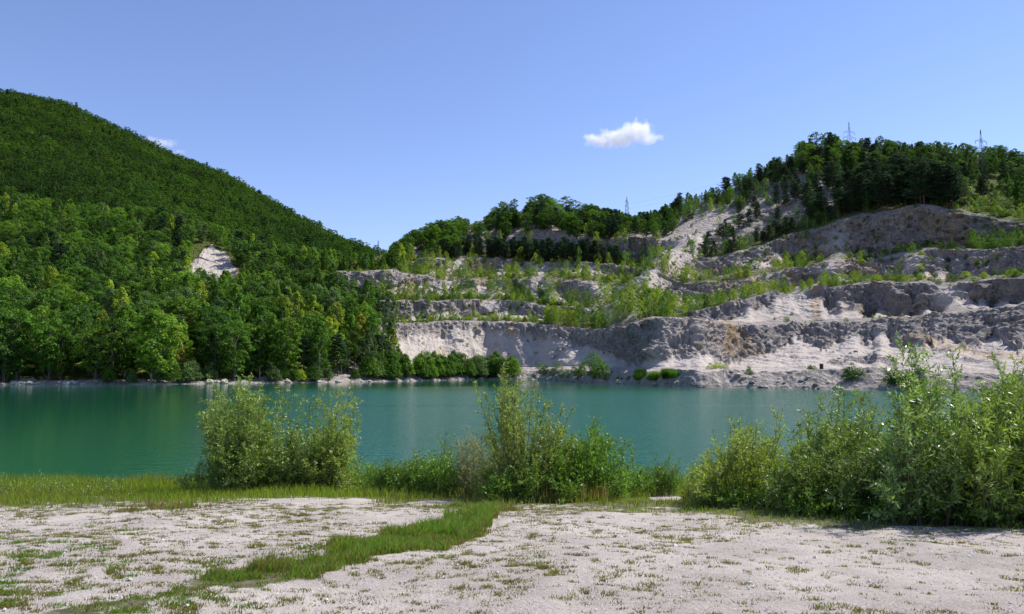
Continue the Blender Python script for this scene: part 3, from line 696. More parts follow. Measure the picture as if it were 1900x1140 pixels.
TINT = {'dark green': (.042, .10, .016), 'mid green': (.070, .155, .020), 'bright green': (.115, .22, .024), 'yellow green': (.24, .33, .035),
        'golden green': (.25, .27, .03), 'grey green': (.10, .17, .06), 'blackish green': (.026, .052, .028), 'deep green': (.034, .070, .032)}
WORD = {'broadleaf_tree': 'leafy tree', 'birch_tree': 'slender birch', 'birch_sapling': 'young birch', 'pine_tree': 'pine', 'leafy_shrub': 'low shrub', 'willow_shrub': 'bushy willow', 'reed_clump': 'reed clump'}
CAT = {'broadleaf_tree': 'tree', 'birch_tree': 'birch', 'birch_sapling': 'birch', 'pine_tree': 'pine', 'leafy_shrub': 'shrub', 'willow_shrub': 'willow', 'reed_clump': 'reeds'}
GRP = {'broadleaf_tree': 'broadleaved trees of the wooded slopes', 'birch_tree': 'tall birches among the lakeside woods', 'birch_sapling': 'young birches on the quarry ledges',
       'pine_tree': 'pines on the quarry hill', 'leafy_shrub': 'low shrubs on the quarry ledges', 'willow_shrub': 'bushy willows along the far shore', 'reed_clump': 'reeds on the far shore'}
SKY = [(-200, 330), (0, 345), (100, 362), (250, 374), (330, 388), (420, 420), (500, 442), (600, 460), (690, 470), (700, 480), (712, 476), (730, 452), (760, 430), (800, 412), (850, 400), (870, 410), (885, 408), (905, 398),
       (935, 366), (980, 357), (1040, 358), (1070, 368), (1110, 378), (1140, 383), (1152, 390), (1170, 398), (1200, 390), (1225, 390), (1235, 365), (1265, 346), (1290, 362), (1330, 343), (1345, 320), (1365, 305),
       (1380, 322), (1392, 297), (1415, 299), (1430, 292), (1470, 284), (1490, 255), (1500, 236), (1540, 238), (1562, 245), (1570, 262), (1590, 264), (1600, 248), (1630, 250), (1660, 262), (1720, 258), (1780, 262), (1805, 264), (1830, 264), (1900, 275), (2050, 288)]
SKY_u, SKY_v = [q[0] for q in SKY], [q[1] for q in SKY]
PL = []     # planned plants: kind, pos, height, tint, zone
def plan(kind, p, h, tint, zone):
    u, v = proj(p[0], p[1], p[2]); lim = np.interp(u, SKY_u, SKY_v) + rng.uniform(-2, 7); top = v - h * F / p[1]
    if top < lim:
        h = (v - lim) * p[1] / F
        if h < 2.5: return
    PL.append(dict(kind=kind, p=p, h=h, tint=tint, zone=zone, u=float(u), v=float(v), px=h * F / p[1]))
def pick(tints):
    ks = list(tints); ws = np.array([tints[k] for k in ks], float); return ks[int(rng.choice(len(ks), p=ws / ws.sum()))]
def strip(kind, n, u0, u1, s0, s1, h0, h1, tints, zone):
    for _ in range(n):
        u = rng.uniform(u0, u1); s = rng.uniform(s0, s1); plan(kind, ground(u, s), rng.uniform(h0, h1), pick(tints), zone)
SAP = {'yellow green': 6, 'bright green': 4, 'mid green': 1}
PIN = {'blackish green': 3, 'deep green': 2}
BRO = {'dark green': 3, 'mid green': 4, 'bright green': 2}
scar_ = np.zeros(scar.shape)
for dr_ in (-3, -1, 0, 1, 3):
    for dc_ in (-7, 0, 7): scar_ = np.maximum(scar_, np.roll(scar, (dr_, dc_), (0, 1)))
# left slope, jittered grid
for gxx in np.arange(-270, -10, 5.6):
    for gyy in np.arange(168, 352, 5.8):
        x = gxx + rng.uniform(-2.4, 2.4); y = gyy + rng.uniform(-2.4, 2.4); a = x / y
        if a < -.84: continue
        u = float(np.interp(a, ac, uc)); ci = int(np.interp(a, ac, np.arange(NC)))
        yc_ = Yd[:, ci]; k = int(np.searchsorted(Yg[:, ci], y)); 
        if k >= NR - 2: continue
        s = Sg[k, 0]
        if s < 1.25 or s > 14.6: continue
        if u > np.interp(s, [1, 4, 5, 6, 7, 8, 9, 10, 11, 15], [700, 738, 722, 700, 672, 650, 612, 600, 600, 600]): continue
        z = Zd[k, ci]
        pu, pv = proj(x, y, z)
        if scar[k, ci] > .15 or (346 < pu < 446 and 500 < pv < 560 and pv - 11 * F / y < 508): continue
        r = rng.random()
        row = 'at water' if s < 4.2 else 'low down' if pv > 600 else 'halfway up' if pv > 500 else 'high up'
        hb = float(np.interp(s, [1.2, 5, 8, 14], [1.38, 1.22, 1.0, .9]))
        hor = 'at far left' if pu < 180 else 'left of white scar' if pu < 340 else 'near white scar' if pu < 450 else 'right of white scar' if pu < 590 else 'beside quarry edge'
        zone = f'{row} {hor}'
        edge = pu > 520 and s < 6
        if r < (.60 if not edge else .30): plan('broadleaf_tree', (x, y, z), hb * rng.uniform(8.5, 12.5), pick({'dark green': 3, 'mid green': 4, 'bright green': 2, 'grey green': .8}), zone)
        elif r < .94: plan('birch_tree', (x, y, z), hb * rng.uniform(9, 13.0), pick({'mid green': 4, 'bright green': 3, 'yellow green': 1 if not edge else 3, 'golden green': .15 if not edge else 1, 'grey green': 1}), zone)
        else: plan('pine_tree', (x, y, z), rng.uniform(9, 13), pick(PIN), zone)
strip('willow_shrub', 26, -60, 700, 1.05, 1.45, 2.5, 5., {'mid green': 3, 'grey green': 3, 'yellow green': 1}, 'at the foot of the left woods')
for q_ in range(9): strip('willow_shrub', 6, 685 + 31 * q_, 718 + 31 * q_, 1.1, 1.9, 5.0, 7.6, {'mid green': 3, 'bright green': 2, 'grey green': 2}, 'on the shore below the pale face')
strip('leafy_shrub', 11, 1003, 1085, 1.2, 1.9, 2.2, 3.6, {'mid green': 2, 'grey green': 2}, 'at the water below the sandy track')
strip('leafy_shrub', 4, 1092, 1126, 1.2, 2.0, 3.2, 4.8, {'dark green': 1, 'mid green': 2}, 'right of the shore bushes')
strip('reed_clump', 10, 1180, 1252, 1.35, 1.7, 1.3, 1.9, {'bright green': 1, 'mid green': 1}, 'on the pale far shore')
strip('leafy_shrub', 4, 1120, 1175, 1.1, 1.4, .8, 1.3, {'dark green': 1}, 'among shore rocks by the reeds')
strip('leafy_shrub', 3, 1548, 1576, 1.2, 1.6, 1.8, 2.6, {'mid green': 1}, 'at the waterline under the scree')
strip('leafy_shrub', 11, 1580, 1760, 1.15, 1.6, 1.3, 2.5, {'dark green': 2, 'mid green': 2}, 'behind the big right willow')
strip('leafy_shrub', 5, 1310, 1350, 3.1, 3.5, .8, 1.5, {'yellow green': 1}, 'on the track below the ochre cleft')
strip('leafy_shrub', 3, 1375, 1400, 1.7, 2.0, .7, 1.3, {'mid green': 1}, 'on the bank below the ochre cleft')
strip('leafy_shrub', 3, 1486, 1513, 3.1, 3.4, .8, 1.4, {'mid green': 1}, 'beside the black drum')
strip('leafy_shrub', 60, 715, 1010, 5.02, 5.8, .9, 1.9, SAP, 'on the first ledge, left part')
strip('birch_sapling', 60, 725, 1000, 5.0, 5.9, 1.8, 3.8, SAP, 'on the first ledge, left part')
strip('leafy_shrub', 24, 720, 1010, 5.0, 5.9, .9, 1.8, SAP, 'on the first ledge, left part')
strip('birch_sapling', 56, 1000, 1175, 5.02, 6.4, 4.0, 6.5, SAP, 'on the first ledge, centre')
strip('birch_sapling', 40, 1160, 1275, 5.4, 6.9, 5.0, 8.0, SAP, 'on the first ledge, above the dark spur')
strip('birch_sapling', 66, 690, 1060, 7.4, 8.5, 3.5, 6.5, {'mid green': 3, 'bright green': 4, 'yellow green': 3}, 'on the second ledge, left part')
strip('leafy_shrub', 26, 690, 1060, 6.9, 8.3, 1.5, 3., {'mid green': 3, 'dark green': 1}, 'on the second ledge, left part')
strip('birch_sapling', 24, 1060, 1230, 7.0, 8.4, 3.5, 7., SAP, 'on the second ledge, centre')
strip('birch_sapling', 40, 640, 1160, 8.1, 9.0, 2.5, 4.6, SAP, 'on the face below the third ledge')
strip('birch_sapling', 60, 760, 1220, 9.1, 10.8, 3.5, 6.5, SAP, 'on the third ledge')
strip('birch_tree', 70, 596, 765, 9.3, 12.5, 7.0, 10., {'bright green': 3, 'yellow green': 2, 'mid green': 3}, 'in the saddle')
strip('broadleaf_tree', 14, 600, 765, 10.5, 13.5, 6.5, 9.5, BRO, 'in the saddle')
strip('leafy_shrub', 30, 760, 1240, 9.0, 11.0, 1.2, 3.0, SAP, 'on the third ledge')
strip('pine_tree', 62, 830, 1125, 11.0, 12.2, 7., 10.5, PIN, 'on the dark pine ledge')
strip('birch_sapling', 34, 800, 1230, 11.0, 12.7, 4.5, 8., SAP, 'on the dark pine ledge')
strip('pine_tree', 56, 905, 1150, 13.0, 13.5, 8., 11, PIN, 'below the middle crest')
strip('birch_sapling', 26, 880, 1180, 12.9, 13.7, 6., 9., SAP, 'below the middle crest')
strip('broadleaf_tree', 46, 705, 860, 11.5, 14.4, 8., 11., {'dark green': 3, 'mid green': 5, 'bright green': 2}, 'on the middle crest')
strip('broadleaf_tree', 30, 1080, 1160, 13.2, 14.2, 7., 10., {'dark green': 3, 'mid green': 4}, 'on the middle crest')
strip('broadleaf_tree', 26, 1090, 1250, 13.0, 13.8, 6., 9., {'dark green': 2, 'mid green': 3}, 'in the notch of the crest')
strip('pine_tree', 22, 1080, 1240, 12.9, 13.9, 7., 10., PIN, 'in the notch of the crest')
strip('birch_tree', 40, 1110, 1260, 13.3, 14.0, 6., 9., {'mid green': 3, 'bright green': 2}, 'in the notch of the crest')
strip('broadleaf_tree', 150, 715, 1110, 12.6, 14.5, 8.5, 12.5, {'dark green': 3, 'mid green': 5, 'bright green': 2}, 'on the middle crest')
strip('pine_tree', 14, 1085, 1165, 13.6, 14.1, 8., 11, PIN, 'on the middle crest')
strip('birch_sapling', 30, 1120, 1240, 11.5, 13.9, 3.5, 6.5, SAP, 'under the notch in the crest')
strip('birch_tree', 34, 1090, 1250, 13.75, 14.1, 7., 10., {'mid green': 2, 'bright green': 2}, 'in the notch of the crest')
strip('birch_sapling', 26, 1320, 1540, 12.2, 13.2, 3, 5, {'bright green': 3, 'mid green': 2}, 'on the steep upper slope')
strip('pine_tree', 30, 1085, 1262, 13.75, 14.1, 8., 11, PIN, 'in the notch of the crest')
# right
strip('birch_sapling', 90, 1190, 1440, 7.0, 8.2, 2.8, 5.0, SAP, 'on the rising ledge')
strip('birch_sapling', 26, 1430, 1570, 7.0, 8.2, 2.5, 4.5, SAP, 'where the rising ledge levels')
strip('leafy_shrub', 80, 1400, 1960, 7.05, 8.1, 1.0, 2.2, SAP, 'on the long right ledge')
strip('birch_sapling', 70, 1215, 1500, 9.0, 10.2, 3.2, 5.5, SAP, 'on the upper rising ledge')
strip('birch_sapling', 46, 1270, 1545, 11.0, 12.0, 4., 6.5, {'bright green': 3, 'mid green': 2}, 'on the highest rising ledge')
strip('pine_tree', 20, 1290, 1545, 11.0, 12.0, 5., 8., PIN, 'on the highest rising ledge')
strip('birch_sapling', 40, 1225, 1530, 13.3, 14.1, 4., 7.5, {'bright green': 3, 'mid green': 3, 'yellow green': 1}, 'on the steep upper slope')
strip('pine_tree', 22, 1330, 1540, 12.1, 13.9, 5.5, 9, PIN, 'on the steep upper slope')
strip('birch_tree', 30, 1270, 1570, 13.85, 14.2, 6., 10, {'bright green': 2, 'mid green': 3}, 'on the right crest')
strip('pine_tree', 26, 1230, 1600, 13.8, 14.3, 7., 11, PIN, 'on the right crest')
strip('broadleaf_tree', 26, 1490, 1600, 13.3, 14.4, 8., 12, BRO, 'on the summit')
strip('pine_tree', 34, 1500, 1640, 11.6, 13.9, 9., 14., PIN, 'in the dark stand under the summit')
strip('birch_tree', 16, 1500, 1640, 11.4, 13.6, 7., 10., {'bright green': 2, 'mid green': 2}, 'in the dark stand under the summit')
strip('pine_tree', 60, 1600, 1785, 11.15, 13.2, 12., 18., PIN, 'on the brink above the high face')
strip('birch_tree', 70, 1560, 2120, 12.6, 14.5, 9., 12., {'dark green': 3, 'mid green': 3}, 'in the right crest wood')
strip('pine_tree', 30, 1560, 2120, 12.6, 14.5, 9., 13., PIN, 'in the right crest wood')
strip('broadleaf_tree', 90, 1640, 2120, 13.5, 14.9, 10., 13., {'dark green': 4, 'mid green': 3}, 'in the right crest wood')
strip('birch_tree', 40, 1640, 2120, 12.3, 13.2, 7., 10., {'dark green': 3, 'mid green': 3}, 'in the right crest wood')
strip('broadleaf_tree', 170, 1590, 2120, 12.9, 14.6, 8., 12., {'dark green': 6, 'mid green': 3}, 'in the right crest wood')
strip('leafy_shrub', 46, 1770, 1990, 11.1, 12.7, 1.5, 3.2, {'yellow green': 3, 'bright green': 3}, 'in the sunny clearing')
strip('birch_sapling', 12, 1770, 1990, 11.1, 12.7, 3.5, 6.5, SAP, 'in the sunny clearing')
strip('leafy_shrub', 9, 1690, 1800, 9.0, 9.9, 2., 3.2, {'dark green': 1}, 'on the ledge under the high face')
strip('birch_sapling', 34, 1800, 1990, 9.0, 10.2, 4., 6.5, {'mid green': 2, 'bright green': 1}, 'at the right end of the high ledge')
strip('leafy_shrub', 20, 1800, 1990, 9.0, 10.2, 2., 3.5, {'mid green': 2}, 'at the right end of the high ledge')
strip('birch_sapling', 14, 1470, 1700, 8.6, 10.8, 2.5, 5., SAP, 'on the shaded rock face')
strip('leafy_shrub', 16, 1480, 1900, 8.2, 9.0, 1.2, 2.6, SAP, 'on scree above the long right ledge')
strip('leafy_shrub', 18, 1430, 1720, 5.1, 5.9, .6, 1.2, SAP, 'on the first ledge, right part')
strip('leafy_shrub', 160, 690, 1240, 7.2, 8.1, 1.0, 2.6, SAP, 'along the second ledge')
strip('leafy_shrub', 160, 740, 1240, 9.2, 10.2, 1.0, 2.6, SAP, 'along the third ledge')
strip('leafy_shrub', 120, 760, 1540, 11.1, 12.1, 1.0, 2.4, SAP, 'along the pine ledge')
strip('leafy_shrub', 400, 640, 1260, 5.0, 13.0, .7, 2.0, {'mid green': 3, 'bright green': 2, 'yellow green': 2, 'dark green': 1}, 'scattered over the stepped slope')
strip('leafy_shrub', 60, 1440, 1960, 9.2, 10.2, 1.2, 3.0, {'mid green': 3, 'bright green': 2, 'dark green': 1}, 'on the ledge under the high face')
strip('leafy_shrub', 40, 1500, 1900, 10.2, 11.0, .8, 2.0, {'mid green': 3, 'dark green': 1}, 'on the high face')
strip('birch_sapling', 30, 1440, 1700, 7.05, 8.3, 2.0, 4.2, SAP, 'on the long right ledge')
strip('leafy_shrub', 220, 1260, 1960, 7.6, 13.5, .8, 2.2, {'mid green': 3, 'bright green': 2, 'yellow green': 1, 'dark green': 2}, 'scattered over the right slope')
strip('birch_sapling', 60, 700, 1260, 5.3, 11, 1.6, 3.6, SAP, 'scattered over the stepped slope')
strip('birch_sapling', 40, 690, 1000, 6.6, 7.6, 2.4, 4.5, SAP, 'in front of the second ledge')
strip('birch_sapling', 60, 740, 1100, 9.0, 10.9, 3., 5.5, SAP, 'on the third ledge')
strip('pine_tree', 50, 820, 1160, 11.0, 11.9, 5.5, 9.5, PIN, 'on the dark pine ledge')
strip('birch_sapling', 60, 1225, 1560, 13.2, 14.1, 3.5, 7.5, {'bright green': 3, 'mid green': 4, 'yellow green': 1}, 'on the steep upper slope')
strip('pine_tree', 26, 1380, 1600, 12.2, 14.2, 6, 10, PIN, 'on the steep upper slope')
strip('broadleaf_tree', 26, 1250, 1520, 13.4, 14.2, 6, 9, BRO, 'on the right crest')
strip('leafy_shrub', 24, 740, 1130, 4.2, 4.95, .5, 1.2, {'mid green': 2, 'yellow green': 1}, 'on the pale lowest face')

ORD = 'first second third fourth fifth sixth seventh eighth ninth tenth eleventh twelfth thirteenth fourteenth fifteenth sixteenth seventeenth eighteenth nineteenth twentieth'.split()
TEN = {2: 'twenty', 3: 'thirty', 4: 'forty', 5: 'fifty', 6: 'sixty', 7: 'seventy', 8: 'eighty', 9: 'ninety'}
def ordinal(n):
    if n < 20: return ORD[n]
    q, r = divmod(n + 1, 10)
    return {2: 'twentieth', 3: 'thirtieth', 4: 'fortieth', 5: 'fiftieth', 6: 'sixtieth', 7: 'seventieth', 8: 'eightieth', 9: 'ninetieth'}[q] if r == 0 else TEN[q] + '-' + ORD[r - 1]
def relabel(items, describe):
    from collections import defaultdict
    d = defaultdict(list)
    for it in items: d[describe(it)].append(it)
    for k, lst in d.items():
        lst.sort(key=lambda i: i['u'])
        for i, it in enumerate(lst): it['label'] = k if len(lst) == 1 else f'{k}, {ordinal(i)} from left'
STUFF = {}
kinds = {}
for it in PL: kinds.setdefault(it['kind'], []).append(it)
for kd, lst in kinds.items():
    inframe = lambda i: -70 < i['u'] < 1970
    lst.sort(key=lambda i: -i['px'] * (1 if inframe(i) else .01))
    keep = lst[:298]
    for it in keep:
        if not inframe(it): keep = keep[:lst.index(it)]; break
    rest = lst[len(keep):]
    if rest: STUFF[kd] = rest
    hs = sorted(i['h'] for i in keep); lo_, hi_ = hs[len(hs) // 3], hs[2 * len(hs) // 3]
    def desc(i):
        sz = 'small' if i['h'] < lo_ else 'big' if i['h'] > hi_ else 'middling'
        return f"{sz} {i['tint']} {WORD[i['kind']]} {i['zone']}".replace('middling ', '')
    relabel(keep, desc)
    protos = PROTO[kd]
    for i, it in enumerate(keep):
        a, b, j = protos[int(rng.integers(len(protos)))]
        s = it['h'] / PH[kd]; rz = float(rng.uniform(0, 6.28)); c = (*TINT[it['tint']], 1)
        sc = (s * rng.uniform(.88, 1.15), s * rng.uniform(.88, 1.15), s)
        loc = (it['p'][0], it['p'][1], it['p'][2] - .15)
        if it['px'] > 44 and a is not None and kd in ('broadleaf_tree', 'birch_tree', 'willow_shrub', 'pine_tree'):
            e = link(kd, None, None, loc, rz, sc)
            t_ = link('trunk' if kd != 'willow_shrub' else 'stem', a, e); k_ = link('crown' if kd != 'willow_shrub' else 'foliage', b, e); k_.color = c
        else:
            e = link(kd, j, None, loc, rz, sc); e.color = c
        tag(e, it['label'], CAT[kd], GRP[kd])

# ------------------------------------------------------------------ forests that read as one mass
def scatter(name, items, protos, label, cat):
    """items: (x, y, z, scale, idx); one object, instances by geometry nodes"""
    items = np.array(items, float)
    c = bpy.data.collections.new(name + '_kinds')
    for i, (me_, colr) in enumerate(protos):
        me_ = me_.copy(); key = 'leaves %.3f %.3f %.3f' % tuple(colr)
        ml = bpy.data.materials.get(key) or leaf_mat(key, colr, var=.42, hue=.4, gloss=.08, rough=.7)
        for q_ in range(len(me_.materials)):
            if me_.materials[q_] in (M_leaf, M_needle): me_.materials[q_] = ml
        o = bpy.data.objects.new(f'{name}_kind_{i:02d}', me_); o.color = (*colr, 1); c.objects.link(o)
    me = bpy.data.meshes.new(name); me.vertices.add(len(items)); me.vertices.foreach_set('co', items[:, :3].astype(np.float32).ravel())
    for k, a in (('rz', rng.uniform(0, 6.28, len(items))), ('sc', items[:, 3])):
        q = me.attributes.new(k, 'FLOAT', 'POINT'); q.data.foreach_set('value', a.astype(np.float32))
    q = me.attributes.new('idx', 'INT', 'POINT'); q.data.foreach_set('value', items[:, 4].astype(np.int32))
    o = link(name, me)
    ng = bpy.data.node_groups.new(name, 'GeometryNodeTree')
    ng.interface.new_socket('Geometry', in_out='INPUT', socket_type='NodeSocketGeometry'); ng.interface.new_socket('Geometry', in_out='OUTPUT', socket_type='NodeSocketGeometry')
    nn = ng.nodes; gi = nn.new('NodeGroupInput'); go = nn.new('NodeGroupOutput'); ip = nn.new('GeometryNodeInstanceOnPoints')
    ci = nn.new('GeometryNodeCollectionInfo'); ci.inputs['Collection'].default_value = c; ci.inputs['Separate Children'].default_value = True; ci.inputs['Reset Children'].default_value = True
    def att(k, ty):
        a = nn.new('GeometryNodeInputNamedAttribute'); a.data_type = ty; a.inputs['Name'].default_value = k; return a.outputs['Attribute']
    L = ng.links; L.new(gi.outputs[0], ip.inputs['Points']); L.new(ci.outputs[0], ip.inputs['Instance']); ip.inputs['Pick Instance'].default_value = True
    L.new(att('idx', 'INT'), ip.inputs['Instance Index'])
    cx = nn.new('ShaderNodeCombineXYZ'); L.new(att('rz', 'FLOAT'), cx.inputs[2]); L.new(cx.outputs[0], ip.inputs['Rotation'])
    L.new(att('sc', 'FLOAT'), ip.inputs['Scale']); L.new(ip.outputs[0], go.inputs[0])
    md = o.modifiers.new('scatter', 'NODES'); md.node_group = ng
    tag(o, label, cat, kind='stuff'); return o
LBL = {'broadleaf_tree': 'woods of broadleaved trees covering the upper slopes and crests', 'birch_tree': 'birches massed among the upper lakeside woods',
       'birch_sapling': 'smallest young birches dotted over the quarry ledges', 'pine_tree': 'smaller pines massed on the quarry hill', 'leafy_shrub': 'tiny shrubs dotted over the quarry', 'willow_shrub': 'scrub by the shore'}
SNAME = {'broadleaf_tree': 'woodland', 'birch_tree': 'birch_woodland', 'birch_sapling': 'sapling_growth', 'pine_tree': 'pine_woodland', 'leafy_shrub': 'undergrowth', 'willow_shrub': 'scrub'}
for kd, lst in STUFF.items():
    ts = sorted({i['tint'] for i in lst}); pr = []; lut = {}
    for tn in ts:
        lut[tn] = len(pr)
        for v_ in PROTO[kd][:3]: pr.append((v_[2], TINT[tn]))
    nv_ = min(3, len(PROTO[kd]))
    scatter(SNAME[kd], [(*i['p'][:2], i['p'][2] - .15, i['h'] / PH[kd], lut[i['tint']] + rng.integers(nv_)) for i in lst], pr, LBL[kd], 'woods')
far = [broadleaf(101 + i, 12, w_, 22, 42, .62, .3)[2] for i, w_ in enumerate((8.5, 9.5, 7.5))]
farp = [pine(110, 12, 4.5, 8, .7)[2]]
fcol = [(.028, .072, .012), (.042, .100, .014), (.062, .132, .016), (.022, .050, .018)]
pr = [(m_, c_) for c_ in fcol[:3] for m_ in far] + [(farp[0], fcol[3])]
items = []
from_x = VH[..., 0] / VH[..., 1]
for Y in np.arange(365, 1040, 5.7):
    xs = np.arange(-.97 * Y, -.02 * Y, 5.7); xs = xs + rng.uniform(-2.6, 2.6, len(xs))
    for x in xs:
        y = Y + rng.uniform(-2.6, 2.6); c = (x / y - hac[0]) / (hac[-1] - hac[0]) * (NHc - 1)
        if c < 0 or c > NHc - 2: continue
        ci = int(c); fr = c - ci
        yy = VH[:, ci, 1]; z = np.interp(y, yy, VH[:, ci, 2]) * (1 - fr) + np.interp(y, VH[:, ci + 1, 1], VH[:, ci + 1, 2]) * fr
        if z < 20: continue
        kk = 9 if rng.random() < .04 + .10 * (vnoise(x * .012, y * .012, seed=305) > .3) else int(np.clip(1 + 1.6 * vnoise(x * .02, y * .02, seed=301) + rng.normal(0, .7), 0, 2).round()) * 3 + int(rng.integers(3))
        items.append((x, y, z - .4, rng.uniform(.45, .9) * (1.45 if rng.random() < .12 else 1.1), kk))
scatter('forest', items, pr, 'dense dark green forest covering the high left hill', 'forest')

# ------------------------------------------------------------------ foreground shrubs
def willow(name, label, cat, ub, vb, Yc, depth, outline, n_st, peaks=(), mleaf=None, L=.085, W=.0105, twigs=13, lpt=21, seed=0, droop=.15, upr=.55, low=.08, group=None, tl=(.22, .5), hide=0.):
    g = np.random.default_rng(seed); wood, fol = MB(), MB()
    ou = [p[0] for p in outline]; ov = [p[1] for p in outline]; cu = sum(ub) / 2
    P, D = [], []
    for i in range(n_st + len(peaks)):
        if i < len(peaks): ut, vt = peaks[i]
        else:
            ut = g.uniform(min(ou), max(ou)); top = np.interp(ut, ou, ov); vt = top + (vb - top) * (g.random() ** 1.6) * .62 + 6
        Yb = Yc + g.uniform(-.5, .5) * depth; Yt = Yb + g.uniform(-.4, .4) * depth
        q = np.clip((ut - cu) / (max(ou) - min(ou)), -.5, .5) * 2
        ubase = cu + q * (ub[1] - ub[0]) / 2 + g.normal(0, .08) * (ub[1] - ub[0])
        bx, by, _ = at(ubase, vb, Yb); base = np.array([bx, by, gz(bx, by) - .03])
        tip = np.array(at(ut, vt, Yt)); 
        if tip[2] < base[2] + .15: tip[2] = base[2] + .15
        ln = np.linalg.norm(tip - base); ts = np.linspace(0, 1, 8)
        hor = (tip - base) * np.array([1, 1, 0])
        pts = base + (tip - base) * ts[:, None] - hor * (ts * (1 - ts))[:, None] * -.25 + g.normal(0, .012, (8, 3)) * ln * ts[:, None]
        r0 = .003 + .0038 * ln
        tube(wood, pts, np.linspace(r0, .0018, 8), 4)
        nt_ = max(3, int(1.45 * twigs * ln / 1.8))
        for j in range(nt_):
            t = g.uniform(low, 1.0); k = t * 7; i0 = min(6, int(k)); p = pts[i0] + (pts[i0 + 1] - pts[i0]) * (k - i0)
            tan = unit(pts[i0 + 1] - pts[i0]); rd = unit(g.normal(0, 1, 3)); dr = unit(tan * upr + rd * (1 - upr * .5) + np.array([0, 0, .25]))
            l = g.uniform(*tl) * (1.15 - .55 * t); m_ = p + dr * l * .5 + np.array([0, 0, .02]); e = p + dr * l - np.array([0, 0, droop * l * .5])
            tube(wood, [p, m_, e], [.0028, .0018, .001], 3)
            nl_ = max(4, int(lpt * l / .35)); q_ = np.linspace(.08, 1, nl_)[:, None]
            lp = p * (1 - q_) ** 2 + 2 * m_ * q_ * (1 - q_) + e * q_ ** 2
            ld = unit(dr * .55 + unit(g.normal(0, 1, (nl_, 3))) * .75 + np.array([0, 0, .12 - droop])) * (L * g.uniform(.55, 1.25, (nl_, 1)))
            P.append(lp); D.append(ld)
        # leaves on the leading shoot
        nl_ = int(ln * .45 / .03); tt = g.uniform(.5, 1.0, nl_); k = tt * 7; i0 = np.minimum(6, k.astype(int))
        lp = pts[i0] + (pts[i0 + 1] - pts[i0]) * (k - i0)[:, None]; tan = unit(pts[i0 + 1] - pts[i0])
        P.append(lp); D.append(unit(tan * .8 + unit(g.normal(0, 1, (nl_, 3))) * .6) * (L * g.uniform(.6, 1.2, (nl_, 1))))
    P = np.concatenate(P); D = np.concatenate(D)
    gzz = gz(P[:, 0], P[:, 1]); k = P[:, 2] + np.minimum(D[:, 2], 0) > gzz + .01; P, D = P[k], D[k]
    Wd = unit(np.cross(D, g.normal(0, 1, P.shape) + np.array([0, 0, 0]))) * (W * g.uniform(.7, 1.3, (len(P), 1)))
    leaves(fol, P, D, Wd)
    cx = np.array(at(cu, vb, Yc)); cx[2] = gz(cx[0], cx[1])
    for b_ in (wood, fol): b_.V = [v_ - cx for v_ in b_.V]
    e = link(name, None, None, cx); link('stem', wood.mesh(name + '_stem', [M_twig]), e); link('foliage', fol.mesh(name + '_foliage', [mleaf]), e)
    tag(e, label, cat, group); return len(P)
Lw = leaf_mat('willow leaves', (.15, .26, .03), var=.6, hue=.5, transl=.22, gloss=.4, rough=.45, back=(.22, .29, .11), warm=(1.7, 1.15, .6))
Ly = leaf_mat('yellowish willow leaves', (.17, .28, .035), var=.4, hue=.7, transl=.4, gloss=.4, rough=.45, back=(.26, .32, .15), warm=(1.7, 1.15, .6))
Lg = leaf_mat('fresh green leaves', (.115, .24, .03), var=.4, hue=.5, transl=.35, gloss=.4, rough=.45, warm=(1.6, 1.2, .6))
Ls = leaf_mat('silvery willow leaves', (.115, .215, .035), var=.4, hue=.3, transl=.3, gloss=.5, rough=.38, back=(.30, .37, .18), warm=(1.5, 1.15, .7))
Lp = leaf_mat('pale feathery seed heads', (.26, .29, .17), var=.3, hue=.4, transl=.3, gloss=.2)
cnt = 0
# left shrub: three crowns
cnt += willow('willow_bush', 'dense rounded grey green willow bush, leftmost of the big bushes before the water', 'bush', (430, 490), 893, 19.6, 2.0,
  [(374, 850), (374, 790), (382, 757), (404, 730), (430, 716), (465, 708), (492, 738), (515, 795), (540, 850)], 115,
  [(400, 706), (436, 706), (462, 702), (384, 742), (488, 715), (375, 772), (410, 718), (447, 704)], Lw, seed=1, L=.09, W=.011, twigs=13)
cnt += willow('willow_bush', 'lower middle willow bush with thin upright shoots between two taller crowns', 'bush', (510, 590), 893, 19.8, 1.8,
  [(490, 810), (520, 788), (550, 795), (580, 786), (610, 800), (640, 820)], 80,
  [(522, 722), (536, 742), (556, 748), (575, 745), (590, 752), (512, 745)], Lw, seed=2, L=.085, W=.011, twigs=13)
cnt += willow('willow_bush', 'yellowish willow bush with an open forked top beside the turquoise water', 'bush', (585, 625), 893, 19.5, 1.5,
  [(560, 860), (592, 815), (612, 780), (640, 762), (660, 778), (668, 820), (655, 870)], 46,
  [(598, 728), (632, 722), (648, 712), (662, 742), (668, 772), (612, 738), (640, 730), (655, 750)], Ly, seed=3, L=.085, W=.0115, twigs=13)
cnt += willow('leafy_bush', 'wispy low bush at the right foot of the big left willows', 'bush', (640, 690), 893, 20.5, 1., [(630, 850), (660, 840), (690, 862)], 26, [], Lg, seed=4, L=.07, W=.008)
cnt += willow('leafy_bush', 'low grassy bush at the left foot of the big left willows', 'bush', (345, 410), 898, 19.5, 1., [(335, 880), (370, 862), (410, 850)], 26, [], Lw, seed=5, L=.07, W=.007)
